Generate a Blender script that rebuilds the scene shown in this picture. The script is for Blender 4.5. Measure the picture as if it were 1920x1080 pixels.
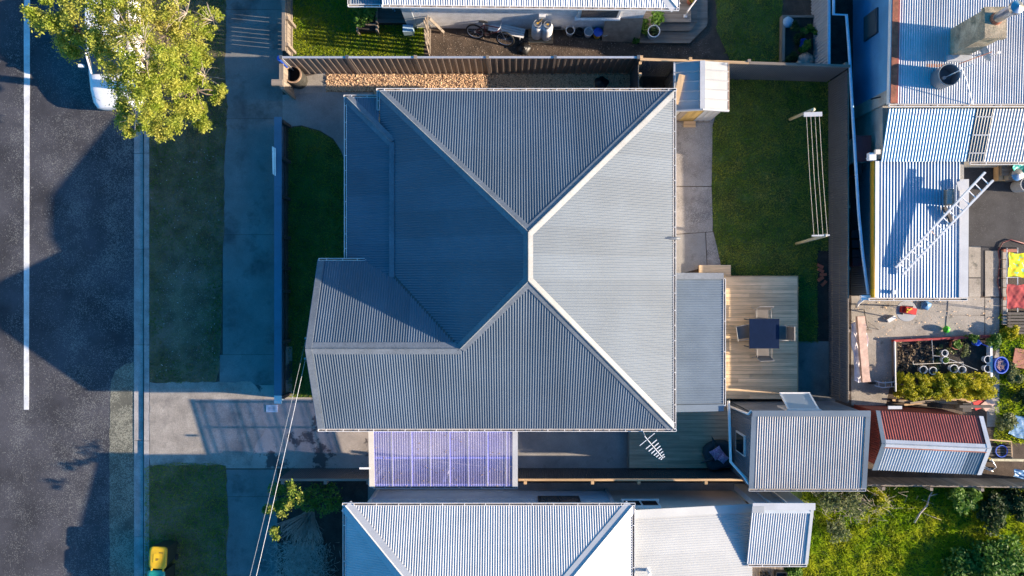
import bpy, math, random
import numpy as np
from mathutils import Vector, Matrix
random.seed(7); rng = np.random.default_rng(7)
S = bpy.context.scene
for o in list(bpy.data.objects): bpy.data.objects.remove(o)
C = S.collection
R = math.radians

# ------------------------------------------------------------------ camera, sky, sun, exposure
H = 27.0; F = 1450.0                      # drone height in metres, focal length in photo pixels
cd = bpy.data.cameras.new('camera'); cam = bpy.data.objects.new('camera', cd); C.objects.link(cam)
cam.location = (0, 0, H); cam.rotation_euler = (0, 0, 0)
cd.sensor_width = 36; cd.lens = F / 1920 * 36; cd.clip_end = 500; cd.clip_start = .1
S.camera = cam
SUN_EL = 18.6; SUN_AZ = 5.6               # sun stands east (+x), a little south
wd = bpy.data.worlds.new('World'); S.world = wd; wd.use_nodes = True
nt = wd.node_tree; bg = nt.nodes['Background']
sky = nt.nodes.new('ShaderNodeTexSky'); sky.sky_type = 'NISHITA'; sky.sun_disc = False
sky.sun_elevation = R(SUN_EL); sky.sun_rotation = R(90 + SUN_AZ)
sky.air_density = 1.0; sky.dust_density = 1.2; sky.ozone_density = 2.5
hs = nt.nodes.new('ShaderNodeHueSaturation'); hs.inputs['Saturation'].default_value = 1.62   # the deep azure of the shade, the whole sky alike
nt.links.new(sky.outputs[0], hs.inputs['Color']); nt.links.new(hs.outputs[0], bg.inputs[0]); bg.inputs[1].default_value = 0.112
ld = bpy.data.lights.new('sun', 'SUN'); ld.energy = 5; ld.angle = R(.5); ld.color = (1, .82, .63)
sun = bpy.data.objects.new('sun', ld); C.objects.link(sun)
sv = Vector((math.cos(R(SUN_EL)) * math.cos(R(SUN_AZ)), -math.cos(R(SUN_EL)) * math.sin(R(SUN_AZ)), math.sin(R(SUN_EL))))
sun.rotation_euler = (-sv).to_track_quat('-Z', 'Y').to_euler(); sun.location = sv * 60
S.view_settings.view_transform = 'Standard'; S.view_settings.look = 'None'
S.view_settings.gamma = 1; S.view_settings.use_curve_mapping = False
S.view_settings.exposure = 1.4

# ------------------------------------------------------------------ helpers
def K(z): return (H - z) / F
def W(u, v, z=0.0): return Vector(((u - 960) * K(z), (540 - v) * K(z), z))   # photo measurement at a known height -> metres
ORG = {}
def kindof(o, label=None, cat=None, group=None, kind=None):
    if label: o['label'] = label
    if cat: o['category'] = cat
    if group: o['group'] = group
    if kind: o['kind'] = kind
    return o
def T(name, label, cat, loc=None, group=None, kind=None):
    o = bpy.data.objects.new(name, None); C.objects.link(o); o.empty_display_size = .2
    ORG[o] = Vector(loc) if loc is not None else Vector((0, 0, 0))
    o.location = ORG[o]
    return kindof(o, label, cat, group, kind)
def link(name, me, parent, loc=(0, 0, 0), rot=(0, 0, 0)):
    o = bpy.data.objects.new(name, me); C.objects.link(o)
    o.location = loc; o.rotation_euler = rot
    if parent is not None: o.parent = parent
    return o
def copy_tree(o, parent=None):
    c = o.copy(); C.objects.link(c); c.parent = parent
    for ch in list(o.children): copy_tree(ch, c)
    return c
class MB:
    def __init__(s): s.v = []; s.f = []
    def add(s, vs, fs):
        b = len(s.v); s.v += [tuple(p) for p in vs]; s.f += [tuple(i + b for i in f) for f in fs]; return s
    def box(s, c, d, rz=0, m=None):
        x, y, z = d[0] / 2, d[1] / 2, d[2] / 2
        vs = [Vector((a * x, b * y, e * z)) for e in (-1, 1) for a, b in ((-1, -1), (1, -1), (1, 1), (-1, 1))]
        if rz: vs = [Matrix.Rotation(rz, 3, 'Z') @ p for p in vs]
        if m is not None: vs = [m @ p for p in vs]
        c = Vector(c)
        return s.add([p + c for p in vs], [(3, 2, 1, 0), (4, 5, 6, 7), (0, 1, 5, 4), (1, 2, 6, 5), (2, 3, 7, 6), (3, 0, 4, 7)])
    def bb(s, x0, x1, y0, y1, z0, z1): return s.box(((x0 + x1) / 2, (y0 + y1) / 2, (z0 + z1) / 2), (x1 - x0, y1 - y0, z1 - z0))
    def beam(s, p, q, w, h):
        p = Vector(p); q = Vector(q); d = (q - p); L = d.length; d = d / L
        up = Vector((0, 0, 1)) if abs(d.z) < .98 else Vector((0, 1, 0))
        sd = d.cross(up).normalized(); up = sd.cross(d)
        m = Matrix((d, sd, up)).transposed()
        return s.box((p + q) / 2, (L, w, h), 0, m)
    def tube(s, pts, r, n=8, r1=None, caps=True):
        pts = [Vector(p) for p in pts]; N = len(pts); rings = []
        if r1 is None: r1 = r
        ref = None
        for i, p in enumerate(pts):
            d = (pts[min(i + 1, N - 1)] - pts[max(i - 1, 0)]).normalized()
            if ref is None: ref = Vector((0, 0, 1)) if abs(d.z) < .9 else Vector((1, 0, 0))
            a = d.cross(ref).normalized(); b = d.cross(a).normalized(); ref = -a.cross(d) if False else ref
            rr = r + (r1 - r) * (i / max(1, N - 1))
            rings.append([p + (a * math.cos(2 * math.pi * k / n) + b * math.sin(2 * math.pi * k / n)) * rr for k in range(n)])
        vs = [p for ri in rings for p in ri]; fs = []
        for i in range(N - 1):
            for k in range(n):
                k2 = (k + 1) % n; fs.append((i * n + k, i * n + k2, (i + 1) * n + k2, (i + 1) * n + k))
        if caps: fs += [tuple(range(n - 1, -1, -1)), tuple((N - 1) * n + k for k in range(n))]
        return s.add(vs, fs)
    def lathe(s, c, prof, n=20, m=None, op=False):
        c = Vector(c); vs = []; fs = []
        for r, z in prof:
            for k in range(n):
                a = 2 * math.pi * k / n; p = Vector((r * math.cos(a), r * math.sin(a), z))
                vs.append((m @ p if m is not None else p) + c)
        for i in range(len(prof) - 1):
            for k in range(n):
                k2 = (k + 1) % n; fs.append((i * n + k, i * n + k2, (i + 1) * n + k2, (i + 1) * n + k))
        if prof[0][0] > 1e-4 and not op: fs.append(tuple(range(n - 1, -1, -1)))
        if prof[-1][0] > 1e-4 and not op: fs.append(tuple((len(prof) - 1) * n + k for k in range(n)))
        return s.add(vs, fs)
    def torus(s, c, R0, r, m=None, n=24, k=6, sx=1, sy=1):
        c = Vector(c); vs = []; fs = []
        for i in range(n):
            a = 2 * math.pi * i / n
            for j in range(k):
                b = 2 * math.pi * j / k; q = R0 + r * math.cos(b)
                p = Vector((q * math.cos(a) * sx, q * math.sin(a) * sy, r * math.sin(b)))
                vs.append((m @ p if m is not None else p) + c)
        for i in range(n):
            for j in range(k):
                fs.append((i * k + j, ((i + 1) % n) * k + j, ((i + 1) % n) * k + (j + 1) % k, i * k + (j + 1) % k))
        return s.add(vs, fs)
    def prism(s, poly, z0, z1):
        n = len(poly)
        ar = sum(poly[i][0] * poly[(i + 1) % n][1] - poly[(i + 1) % n][0] * poly[i][1] for i in range(n))
        if ar < 0: poly = poly[::-1]
        vs = [(p[0], p[1], z0) for p in poly] + [(p[0], p[1], z1) for p in poly]
        return s.add(vs, [tuple(range(n - 1, -1, -1)), tuple(range(n, 2 * n))] + [(i, (i + 1) % n, n + (i + 1) % n, n + i) for i in range(n)])
    def build(s, name, mat, parent=None, smooth=False, top=None, rest=0):
        me = bpy.data.meshes.new(name)
        if parent is not None: o0 = ORG[parent]
        else:
            a = np.array(s.v); lo = a.min(0); hi = a.max(0); o0 = Vector(((lo[0] + hi[0]) / 2, (lo[1] + hi[1]) / 2, lo[2]))
        me.from_pydata([(p[0] - o0[0], p[1] - o0[1], p[2] - o0[2]) for p in s.v], [], s.f)
        me.materials.append(mat)
        if smooth:
            me.polygons.foreach_set('use_smooth', [True] * len(me.polygons))
            if smooth == 'auto': me.set_sharp_from_angle(angle=R(40))
        o = link(name, me, parent, (0, 0, 0) if parent is not None else o0)
        ORG[o] = o0
        if top: kindof(o, *top)
        return o
_bm = {}
def pbox(name, d, mat, parent, c, rot=(0, 0, 0)):          # piece that shares its box mesh with alike pieces; c in world metres
    key = (name, tuple(round(x, 4) for x in d), mat.name)
    if key not in _bm:
        m = MB().box((0, 0, 0), d); me = bpy.data.meshes.new(name); me.from_pydata(m.v, [], m.f); me.materials.append(mat); _bm[key] = me
    o = link(name, _bm[key], parent, Vector(c) - ORG[parent], rot); ORG[o] = ORG[parent]; return o
def npmesh(name, V, Fc, mat, parent=None, k=3, smooth=False):
    me = bpy.data.meshes.new(name); n = len(V); m = len(Fc)
    o0 = np.array(ORG[parent]) if parent is not None else np.array([V[:, 0].mean(), V[:, 1].mean(), V[:, 2].min()])
    V = V - o0
    me.vertices.add(n); me.vertices.foreach_set('co', V.astype(np.float32).ravel())
    me.loops.add(m * k); me.loops.foreach_set('vertex_index', Fc.astype(np.int32).ravel())
    me.polygons.add(m); me.polygons.foreach_set('loop_start', np.arange(m, dtype=np.int32) * k)
    me.update(calc_edges=True); me.materials.append(mat)
    o = link(name, me, parent, (0, 0, 0) if parent is not None else Vector(o0)); ORG[o] = Vector(o0); return o

# ------------------------------------------------------------------ materials
def new_mat(name):
    m = bpy.data.materials.new(name); m.use_nodes = True
    return m, m.node_tree, m.node_tree.nodes['Principled BSDF']
def rampmix(t, fac, a, b):
    mx = t.nodes.new('ShaderNodeMix'); mx.data_type = 'RGBA'
    if hasattr(fac, 'links'): t.links.new(fac, mx.inputs[0])
    else: mx.inputs[0].default_value = fac
    for k, x in ((6, a), (7, b)):
        if hasattr(x, 'links'): t.links.new(x, mx.inputs[k])
        else: mx.inputs[k].default_value = (*x[:3], 1)
    return mx.outputs[2]
def noise(t, scale, detail=4, rough=.6, vec=None, lo=.35, hi=.65, stretch=None):
    n = t.nodes.new('ShaderNodeTexNoise'); n.inputs['Scale'].default_value = scale; n.inputs['Detail'].default_value = detail; n.inputs['Roughness'].default_value = rough
    g = t.nodes.new('ShaderNodeNewGeometry') if vec is None else None
    src = g.outputs['Position'] if vec is None else vec
    if stretch:
        mp = t.nodes.new('ShaderNodeMapping'); mp.inputs['Scale'].default_value = stretch; t.links.new(src, mp.inputs[0]); src = mp.outputs[0]
    t.links.new(src, n.inputs['Vector'])
    r = t.nodes.new('ShaderNodeMapRange'); r.inputs[1].default_value = lo; r.inputs[2].default_value = hi
    t.links.new(n.outputs['Fac'], r.inputs[0]); return r.outputs[0]
def mul(c, k): return tuple(min(1, x * k) for x in c)
def mat(name, col, rough=.6, metal=0, var=.15, scale=3, fine=40, finevar=.1, bump=0, bscale=60, spec=.5, stain=None, objvar=.08, stretch=None):
    m, t, p = new_mat(name)
    c = rampmix(t, noise(t, scale, 5, stretch=stretch), mul(col, 1 - var), mul(col, 1 + var))
    if finevar:
        f = noise(t, fine, 3, lo=.3, hi=.7, stretch=stretch)
        mm = t.nodes.new('ShaderNodeMix'); mm.data_type = 'RGBA'; mm.blend_type = 'MULTIPLY'; mm.inputs[0].default_value = 1
        t.links.new(c, mm.inputs[6]); t.links.new(rampmix(t, f, (1 - finevar,) * 3, (1 + finevar,) * 3), mm.inputs[7]); c = mm.outputs[2]
    if stain:                                       # (colour, noise scale, threshold low, high)
        c = rampmix(t, noise(t, stain[1], 6, .65, lo=stain[2], hi=stain[3]), c, stain[0])
    if objvar:
        oi = t.nodes.new('ShaderNodeObjectInfo')
        mm = t.nodes.new('ShaderNodeMix'); mm.data_type = 'RGBA'; mm.blend_type = 'MULTIPLY'; mm.inputs[0].default_value = 1
        t.links.new(c, mm.inputs[6]); t.links.new(rampmix(t, oi.outputs['Random'], (1 - objvar,) * 3, (1 + objvar,) * 3), mm.inputs[7]); c = mm.outputs[2]
    t.links.new(c, p.inputs['Base Color'])
    p.inputs['Roughness'].default_value = rough; p.inputs['Metallic'].default_value = metal; p.inputs['Specular IOR Level'].default_value = spec
    if bump:
        b = t.nodes.new('ShaderNodeBump'); b.inputs['Strength'].default_value = bump; b.inputs['Distance'].default_value = .02
        t.links.new(noise(t, bscale, 4, lo=0, hi=1, stretch=stretch), b.inputs['Height']); t.links.new(b.outputs[0], p.inputs['Normal'])
    return m
def timber(name, col, axis=0, var=.25, objvar=.14, rough=.75, stain=None):
    st = [1, 1, 1]; st[axis] = .06
    return mat(name, col, rough, 0, var, 9, 70, .12, .25, 60, .3, stain, objvar, tuple(st))
def leafmat(name, c1, c2, scale=2.0, trans=.35, dry=None):
    m, t, p = new_mat(name)
    c = rampmix(t, noise(t, scale, 4, lo=.38, hi=.62), c1, c2)
    if dry: c = rampmix(t, noise(t, .75, 6, .7, lo=.5, hi=.78), c, dry)
    c2_ = rampmix(t, noise(t, 35, 2, lo=.3, hi=.7), (.7,) * 3, (1.3,) * 3)
    mm = t.nodes.new('ShaderNodeMix'); mm.data_type = 'RGBA'; mm.blend_type = 'MULTIPLY'; mm.inputs[0].default_value = 1
    t.links.new(c, mm.inputs[6]); t.links.new(c2_, mm.inputs[7]); t.links.new(mm.outputs[2], p.inputs['Base Color'])
    p.inputs['Roughness'].default_value = .55; p.inputs['Specular IOR Level'].default_value = .3
    tr = t.nodes.new('ShaderNodeBsdfTranslucent'); t.links.new(mm.outputs[2], tr.inputs[0])
    ms = t.nodes.new('ShaderNodeMixShader'); ms.inputs[0].default_value = trans
    t.links.new(p.outputs[0], ms.inputs[1]); t.links.new(tr.outputs[0], ms.inputs[2]); t.links.new(ms.outputs[0], t.nodes['Material Output'].inputs[0])
    return m
def speckmat(name, col, chip, cscale, amount, rough=.85, mask=None, stain=None, var=.2, scale=1.5):
    """asphalt / chip seal / aggregate: base tone, light chips (voronoi cells), optional chip bands in metres across x"""
    m, t, p = new_mat(name)
    g = t.nodes.new('ShaderNodeNewGeometry')
    c = rampmix(t, noise(t, scale, 6), mul(col, 1 - var), mul(col, 1 + var))
    c = rampmix(t, noise(t, 45, 3, lo=.3, hi=.7), mul_node(t, c, .8), mul_node(t, c, 1.2))
    if stain: c = rampmix(t, noise(t, stain[1], 6, .65, lo=stain[2], hi=stain[3]), c, stain[0])
    vo = t.nodes.new('ShaderNodeTexVoronoi'); vo.inputs['Scale'].default_value = cscale; t.links.new(g.outputs['Position'], vo.inputs['Vector'])
    sx = t.nodes.new('ShaderNodeSeparateColor'); t.links.new(vo.outputs['Color'], sx.inputs[0])
    th = t.nodes.new('ShaderNodeMath'); th.operation = 'LESS_THAN'; t.links.new(sx.outputs[0], th.inputs[0])
    nz = noise(t, .9, 6, .7, lo=.38, hi=.66)
    am = t.nodes.new('ShaderNodeMath'); am.operation = 'MULTIPLY'; am.inputs[1].default_value = amount; t.links.new(nz, am.inputs[0]); am = am.outputs[0]
    if mask:
        sp = t.nodes.new('ShaderNodeSeparateXYZ'); t.links.new(g.outputs['Position'], sp.inputs[0])
        wob = noise(t, 1.3, 5, lo=0, hi=1)
        ax = t.nodes.new('ShaderNodeMath'); ax.operation = 'MULTIPLY_ADD'; ax.inputs[1].default_value = .9; t.links.new(wob, ax.inputs[0]); t.links.new(sp.outputs[0], ax.inputs[2])
        cr = t.nodes.new('ShaderNodeValToRGB'); x0, x1 = mask[0]
        mr = t.nodes.new('ShaderNodeMapRange'); mr.inputs[1].default_value = x0; mr.inputs[2].default_value = x1; t.links.new(ax.outputs[0], mr.inputs[0]); t.links.new(mr.outputs[0], cr.inputs[0])
        els = cr.color_ramp.elements
        for i, (pos, val) in enumerate(mask[1]):
            e = els[i] if i < 2 else els.new(pos)
            e.position = pos; e.color = (val, val, val, 1)
        ml = t.nodes.new('ShaderNodeMath'); ml.operation = 'MULTIPLY'; t.links.new(am, ml.inputs[0]); t.links.new(cr.outputs[0], ml.inputs[1]); am = ml.outputs[0]
    t.links.new(am, th.inputs[1])
    sc = t.nodes.new('ShaderNodeMath'); sc.operation = 'MULTIPLY'; sc.inputs[1].default_value = .8; t.links.new(th.outputs[0], sc.inputs[0])
    c = rampmix(t, sc.outputs[0], c, chip)
    t.links.new(c, p.inputs['Base Color']); p.inputs['Roughness'].default_value = rough; p.inputs['Specular IOR Level'].default_value = .3
    b = t.nodes.new('ShaderNodeBump'); b.inputs['Strength'].default_value = .35; b.inputs['Distance'].default_value = .015
    t.links.new(vo.outputs['Distance'], b.inputs['Height']); t.links.new(b.outputs[0], p.inputs['Normal'])
    return m
def mul_node(t, c, k):
    mm = t.nodes.new('ShaderNodeMix'); mm.data_type = 'RGBA'; mm.blend_type = 'MULTIPLY'; mm.inputs[0].default_value = 1
    t.links.new(c, mm.inputs[6]); mm.inputs[7].default_value = (k, k, k, 1); return mm.outputs[2]
def glassmat(name, col, rough=.08):
    m, t, p = new_mat(name); p.inputs['Base Color'].default_value = (*col, 1); p.inputs['Roughness'].default_value = rough
    p.inputs['Specular IOR Level'].default_value = .9; p.inputs['Coat Weight'].default_value = .5; p.inputs['Coat Roughness'].default_value = .05
    return m

M = {}
M['slate'] = mat('slate_steel', (.100, .130, .168), .52, 0, .09, .5, 30, .07, objvar=.09, spec=.35)
M['slate_cap'] = mat('slate_steel_cap', (.15, .17, .195), .5, 0, .14, 1.5, 14, .14, spec=.4)
M['white'] = mat('white_paint', (.74, .72, .69), .5, 0, .06, 3, 40, .05)
M['cream'] = mat('cream_paint', (.62, .57, .49), .6, 0, .06, 2, 30, .05)
M['bluewhite'] = mat('pale_weatherboard_paint', (.5, .56, .6), .55, 0, .06, 2, 30, .05)
M['galv'] = mat('galvanised_steel', (.44, .46, .49), .42, .15, .12, 1.2, 25, .08, objvar=.07)
M['galv_rust'] = mat('galvanised_steel_rusting', (.44, .46, .49), .4, .2, .12, 1.2, 25, .08, stain=((.16, .06, .025), 2.2, .66, .74), objvar=.07)
M['whitesteel'] = mat('white_steel', (.46, .47, .48), .42, .0, .07, 1.5, 25, .05, objvar=.04)
M['redsteel'] = mat('red_painted_iron', (.30, .055, .04), .5, 0, .18, 2, 30, .1, stain=((.5, .4, .38), 7, .72, .76), objvar=.06)
M['darksteel'] = mat('charcoal_steel', (.05, .056, .065), .5, 0, .1, 2, 30, .08, objvar=.06)
M['fencesteel'] = mat('brown_grey_fence_steel', (.155, .125, .11), .45, 0, .1, 1, 30, .06, objvar=.06)
M['greysteel'] = mat('grey_fence_steel', (.085, .096, .112), .5, 0, .1, 2, 30, .06, objvar=.05)
M['rust'] = mat('rusty_iron', (.28, .09, .045), .75, 0, .35, 4, 30, .2)
M['t_new_x'] = timber('pale_pine', (.50, .34, .19), 0); M['t_new_y'] = timber('pale_pine_y', (.50, .34, .19), 1)
M['deck'] = timber('pine_deck', (.72, .515, .31), 0, .22, .15, stain=((.22, .14, .08), 5, .72, .80))
M['deck2'] = timber('weathered_deck', (.55, .385, .25), 0, .22, .12)
M['t_grey_x'] = timber('grey_timber', (.22, .185, .15), 0); M['t_grey_y'] = timber('grey_timber_y', (.22, .185, .15), 1); M['t_grey_z'] = timber('grey_timber_z', (.24, .20, .16), 2)
M['t_dark'] = timber('dark_stained_timber', (.085, .075, .068), 0)
M['bluepaint'] = mat('slate_blue_paint', (.10, .17, .24), .5, 0, .1, 2, 30, .06)
M['stucco'] = mat('white_stucco', (.72, .73, .74), .85, 0, .1, 4, 45, .2, .8, 45)
M['black'] = mat('black_plastic', (.015, .016, .018), .45, 0, .2, 5, 40, .1)
M['rubber'] = mat('black_rubber', (.02, .02, .02), .8, 0, .2, 5, 40, .1)
M['steel'] = mat('bare_metal', (.55, .56, .58), .3, .9, .08, 5, 40, .05)
M['alu'] = mat('aluminium', (.6, .61, .63), .35, .5, .05, 5, 40, .05)
M['glass'] = glassmat('dark_window_glass', (.02, .025, .03))
M['paleglass'] = glassmat('curtained_glass', (.09, .11, .12), .2)
M['brick'] = mat('masonry', (.33, .28, .22), .9, 0, .3, 3, 35, .2, .6, 40, stain=((.12, .11, .10), 3, .5, .7))
M['twig'] = mat('grey_twig', (.40, .34, .29), .85, 0, .25, 6, 40, .1)
M['bark'] = mat('bark', (.13, .10, .08), .9, 0, .3, 8, 50, .2, .6, 40)
M['soil'] = mat('bare_soil', (.085, .062, .046), .95, 0, .35, 2.2, 30, .3, .9, 25, stain=((.16, .12, .09), 14, .66, .74))
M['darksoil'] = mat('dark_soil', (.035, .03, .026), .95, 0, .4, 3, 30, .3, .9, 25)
M['conc'] = mat('concrete', (.27, .26, .245), .85, 0, .16, 1.0, 35, .14, .4, 50, stain=((.12, .115, .11), 1.4, .6, .76))
M['conc_old'] = mat('old_concrete', (.33, .30, .26), .9, 0, .2, 1.3, 30, .2, .5, 40, stain=((.10, .10, .085), 2.2, .60, .72))
M['conc_damp'] = mat('damp_stained_concrete', (.30, .265, .23), .8, 0, .18, 1.0, 35, .12, .4, 50, stain=((.07, .062, .06), .8, .53, .57))
M['agg'] = speckmat('aggregate_concrete', (.29, .265, .24), (.40, .38, .35), 60, .5, stain=((.17, .155, .145), 1.3, .5, .66))
M['path'] = mat('footpath_concrete', (.175, .175, .165), .85, 0, .2, .8, 35, .14, .3, 50, stain=((.085, .085, .08), .7, .52, .66))
M['kerb'] = mat('kerb_concrete', (.33, .31, .29), .9, 0, .2, 3, 35, .2, .4, 40, objvar=.05)
M['asphalt'] = speckmat('chip_seal', (.056, .055, .062), (.20, .20, .185), 52, .7, var=.38, scale=.55, mask=((-19.5, -12.6), [(0, .03), (.30, .05), (.39, .5), (.46, .12), (.58, .3), (.68, .75), (.78, .4), (.84, .8), (1, .9)]))
M['asphalt_yard'] = speckmat('yard_asphalt', (.05, .05, .054), (.12, .12, .12), 60, .05)
M['paint_line'] = mat('road_paint', (.70, .70, .68), .7, 0, .16, 3, 60, .2, stain=((.10, .10, .105), 16, .66, .72))
M['lawn_soil'] = mat('lawn_soil', (.085, .12, .025), .95, 0, .35, 2, 30, .3, .5, 40)
M['verge_soil'] = mat('worn_verge', (.14, .115, .065), .95, 0, .4, 1.5, 30, .3, .6, 40, stain=((.24, .175, .12), .7, .5, .66))
M['grass'] = leafmat('lawn_grass', (.16, .28, .02), (.36, .39, .05), 1.3, .42, (.46, .39, .12))
M['grass_verge'] = leafmat('verge_grass', (.12, .20, .022), (.24, .23, .07), 1.2, .3, (.44, .32, .19))
M['grass_bright'] = leafmat('sunny_grass', (.24, .38, .012), (.44, .48, .03), 1.2, .5)  # lawn grass copy with sunlight put into a brighter colour
M['leaf_tree'] = leafmat('street_tree_leaf', (.25, .33, .03), (.5, .5, .09), 2.6, .45, (.42, .33, .09))
M['leaf_green'] = leafmat('green_leaf', (.06, .15, .018), (.13, .24, .035), 2.2, .35)
M['leaf_dark'] = leafmat('dark_leaf', (.022, .05, .012), (.05, .09, .025), 2.2, .3)
M['leaf_pale'] = leafmat('pale_leaf', (.10, .14, .05), (.20, .22, .09), 2.2, .35)
M['leaf_hedge'] = leafmat('golden_hedge_leaf', (.22, .27, .012), (.52, .46, .02), 1.1, .45)
M['leaf_yellow'] = leafmat('yellow_leaf', (.35, .25, .03), (.45, .36, .05), 3, .35)
def flat(name, col, rough=.5, var=.1): M[name] = mat(name, col, rough, 0, var, 5, 40, .06); return M[name]
M['yellow'] = mat('yellow', (.70, .41, .012), .55, 0, .14, 4, 40, .1, stain=((.42, .27, .05), 7, .62, .8)); flat('teal', (.02, .30, .22)); flat('blue', (.02, .10, .55)); flat('red', (.55, .02, .015)); flat('greenball', (.06, .45, .02))
flat('bin_body', (.02, .03, .025)); flat('white_plastic', (.7, .71, .72)); flat('grey_plastic', (.35, .37, .39)); flat('terracotta', (.33, .10, .055)); flat('maroon', (.13, .025, .03))
flat('carwhite', (.78, .79, .80), .25, .02); M['navy_glass'] = mat('navy_glass', (.006, .014, .04), .35, 0, .1, 5, 40, .06, spec=.15); flat('sling', (.16, .145, .13)); flat('beanbag', (.03, .05, .06), .8); flat('tarp_white', (.72, .70, .74), .6)
flat('tarp_blue', (.08, .22, .42), .5); flat('paleblue', (.35, .5, .62)); flat('ochre', (.52, .30, .03)); flat('redmat', (.36, .05, .05), .9, .3); flat('plywood', (.36, .26, .19), .8, .2); flat('rimrust', (.35, .24, .16), .7, .3); flat('lining_black', (.006, .006, .007), .9); flat('drum', (.05, .048, .04), .6, .3)
flat('turquoise', (.03, .33, .30)); flat('pinkboard', (.62, .42, .33), .8, .2); flat('boxbrown', (.35, .26, .19), .8)
M['seal_patch'] = speckmat('fresh_chip_strip', (.115, .112, .088), (.30, .29, .22), 45, .9)
M['zinc'] = mat('dull_zinc_sheet', (.40, .40, .385), .5, 0, .06, 2, 30, .05)
M['shed_iron'] = mat('weathered_zinc_iron', (.33, .325, .33), .42, .1, .1, 1.2, 25, .06, objvar=.06)
flat('chair_frame', (.30, .285, .26))
# ------------------------------------------------------------------ the setting
def densify(poly, step=.18, wob=0):
    out = []
    n = len(poly)
    for i in range(n):
        a = Vector(poly[i][:2]); b = Vector(poly[(i + 1) % n][:2]); L = (b - a).length; k = max(1, int(L / step)); nr = Vector((-(b - a).y, (b - a).x)) / max(L, 1e-6)
        for j in range(k):
            p = a.lerp(b, j / k)
            if wob: p = p + nr * random.uniform(-wob, wob)
            out.append((p.x, p.y))
    return out
def G(pts): return [tuple(W(u, v, 0)[:2]) for u, v in pts]
def sheet(name, pts, z, m, wob=0, world=False, kind='structure'):
    poly = pts if world else G(pts)
    if wob: poly = densify(poly, .18, wob)
    o = MB().prism(poly, z - .02, z).build(name, m); o['kind'] = kind; return o
def inside(poly, P):
    x, y = P[:, 0], P[:, 1]; c = np.zeros(len(P), bool); n = len(poly)
    for i in range(n):
        x0, y0 = poly[i]; x1, y1 = poly[i - 1]
        with np.errstate(divide='ignore', invalid='ignore'):
            k = ((y0 > y) != (y1 > y)) & (x < (x1 - x0) * (y - y0) / (y1 - y0 + 1e-12) + x0)
        c ^= k
    return c
def grass(name, pts, z, dens, m, label, h=(.03, .08), w=.014, world=False, parent=None, cat='grass', hole=None, clump=0.0):
    poly = pts if world else G(pts); a = np.array(poly); lo = a.min(0); hi = a.max(0)
    n = int((hi - lo).prod() * dens); P = rng.uniform(lo, hi, (n, 2)); P = P[inside(poly, P)]
    if hole is not None: P = P[~hole(P)]
    n = len(P); th = rng.uniform(0, 2 * np.pi, n); hh = rng.uniform(h[0], h[1], n); ww = w * rng.uniform(.6, 1.4, n)
    if clump: hh *= 1 + clump * np.sin(P[:, 0] * 7 + 2 * np.sin(P[:, 1] * 5)) * np.sin(P[:, 1] * 6 + P[:, 0] * 3)
    d = np.stack([np.cos(th), np.sin(th)], 1); ld = rng.normal(0, .6, (n, 2)) * hh[:, None]
    V = np.zeros((n, 3, 3)); V[:, 0, :2] = P - d * ww[:, None]; V[:, 1, :2] = P + d * ww[:, None]; V[:, 2, :2] = P + ld
    V[:, :2, 2] = z - .004; V[:, 2, 2] = z + hh
    o = npmesh(name, V.reshape(-1, 3), np.arange(n * 3).reshape(-1, 3), m, parent)
    return kindof(o, label, cat, None, 'stuff')

sheet('ground', [(-120, -120), (120, -120), (120, 120), (-120, 120)], -.14, M['verge_soil'], world=True)
XK = W(269, 0)[0]
sheet('road', [(-26, -60), (W(252, 0, -.1)[0], -60), (W(252, 0, -.1)[0], 60), (-26, 60)], -.10, M['asphalt'], world=True)
sheet('subsoil', [(XK + .12, -60), (60, -60), (60, 60), (XK + .12, 60)], 0, M['soil'], world=True)
for nm, v0, v1 in (('centre_line', -900, 768),):
    a = W(45, v1, -.1); b = W(54, v0, -.1)
    ys = np.linspace(a.y, b.y, 60)
    poly = [(a.x + random.uniform(-.006, .006), y) for y in ys] + [(b.x + random.uniform(-.006, .006) + (.03 * (y - a.y) / 10), y) for y in ys[::-1]]
    sheet(nm, poly, -.095, M['paint_line'], world=True)
sheet('seal_strip', [(203, 760), (205, 715), (213, 695), (232, 683), (251, 678), (251, 1500), (203, 1500)], -.094, M['seal_patch'], .025)
# kerb: channel blocks and upstand blocks, joints every 3.35 m
kerb = T('kerb', None, None, (XK, 0, -.1), kind='structure')
x0, x1 = W(252, 0, -.1)[0], W(269, 0, -.1)[0]; x2, x3 = W(270.5, 0, 0)[0], W(280, 0, 0)[0]
for i in range(-7, 8):
    yc = (540 - 287) * K(0) - 3.35 * (i + .5)
    pbox('channel_block', (x1 - x0, 3.335, .16), M['kerb'], kerb, ((x0 + x1) / 2, yc, -.158 + .008 * ((i * 7) % 3) * .3))
    if -4.1 - 1.6 < yc < -3.3 + 1.7: pbox('kerb_block', (x3 - x2, 3.335, .26), M['kerb'], kerb, ((x2 + x3) / 2, yc, -.122))   # crossing: dropped kerb
    else: pbox('kerb_block', (x3 - x2, 3.335, .3), M['kerb'], kerb, ((x2 + x3) / 2, yc, -.135))
verge1 = [(281, -700), (425, -700), (424, 60), (421, 120), (427, 200), (420, 330), (421, 430), (417, 480), (416, 600), (411, 690), (405, 715), (340, 718), (281, 716)]
verge2 = [(272, 876), (300, 870), (330, 866), (352, 868), (400, 868), (424, 872), (426, 930), (430, 985), (424, 1020), (430, 1500), (272, 1500)]
sheet('grass_verge', verge1, .012, M['verge_soil'], .03); sheet('grass_verge', verge2, .012, M['verge_soil'], .03)
pc = W(345, 575, 0)
def dead(P): return (((P[:, 0] - pc.x) / .95) ** 2 + ((P[:, 1] - pc.y) / 2.3) ** 2 + rng.normal(0, .35, len(P))) < .8
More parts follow.
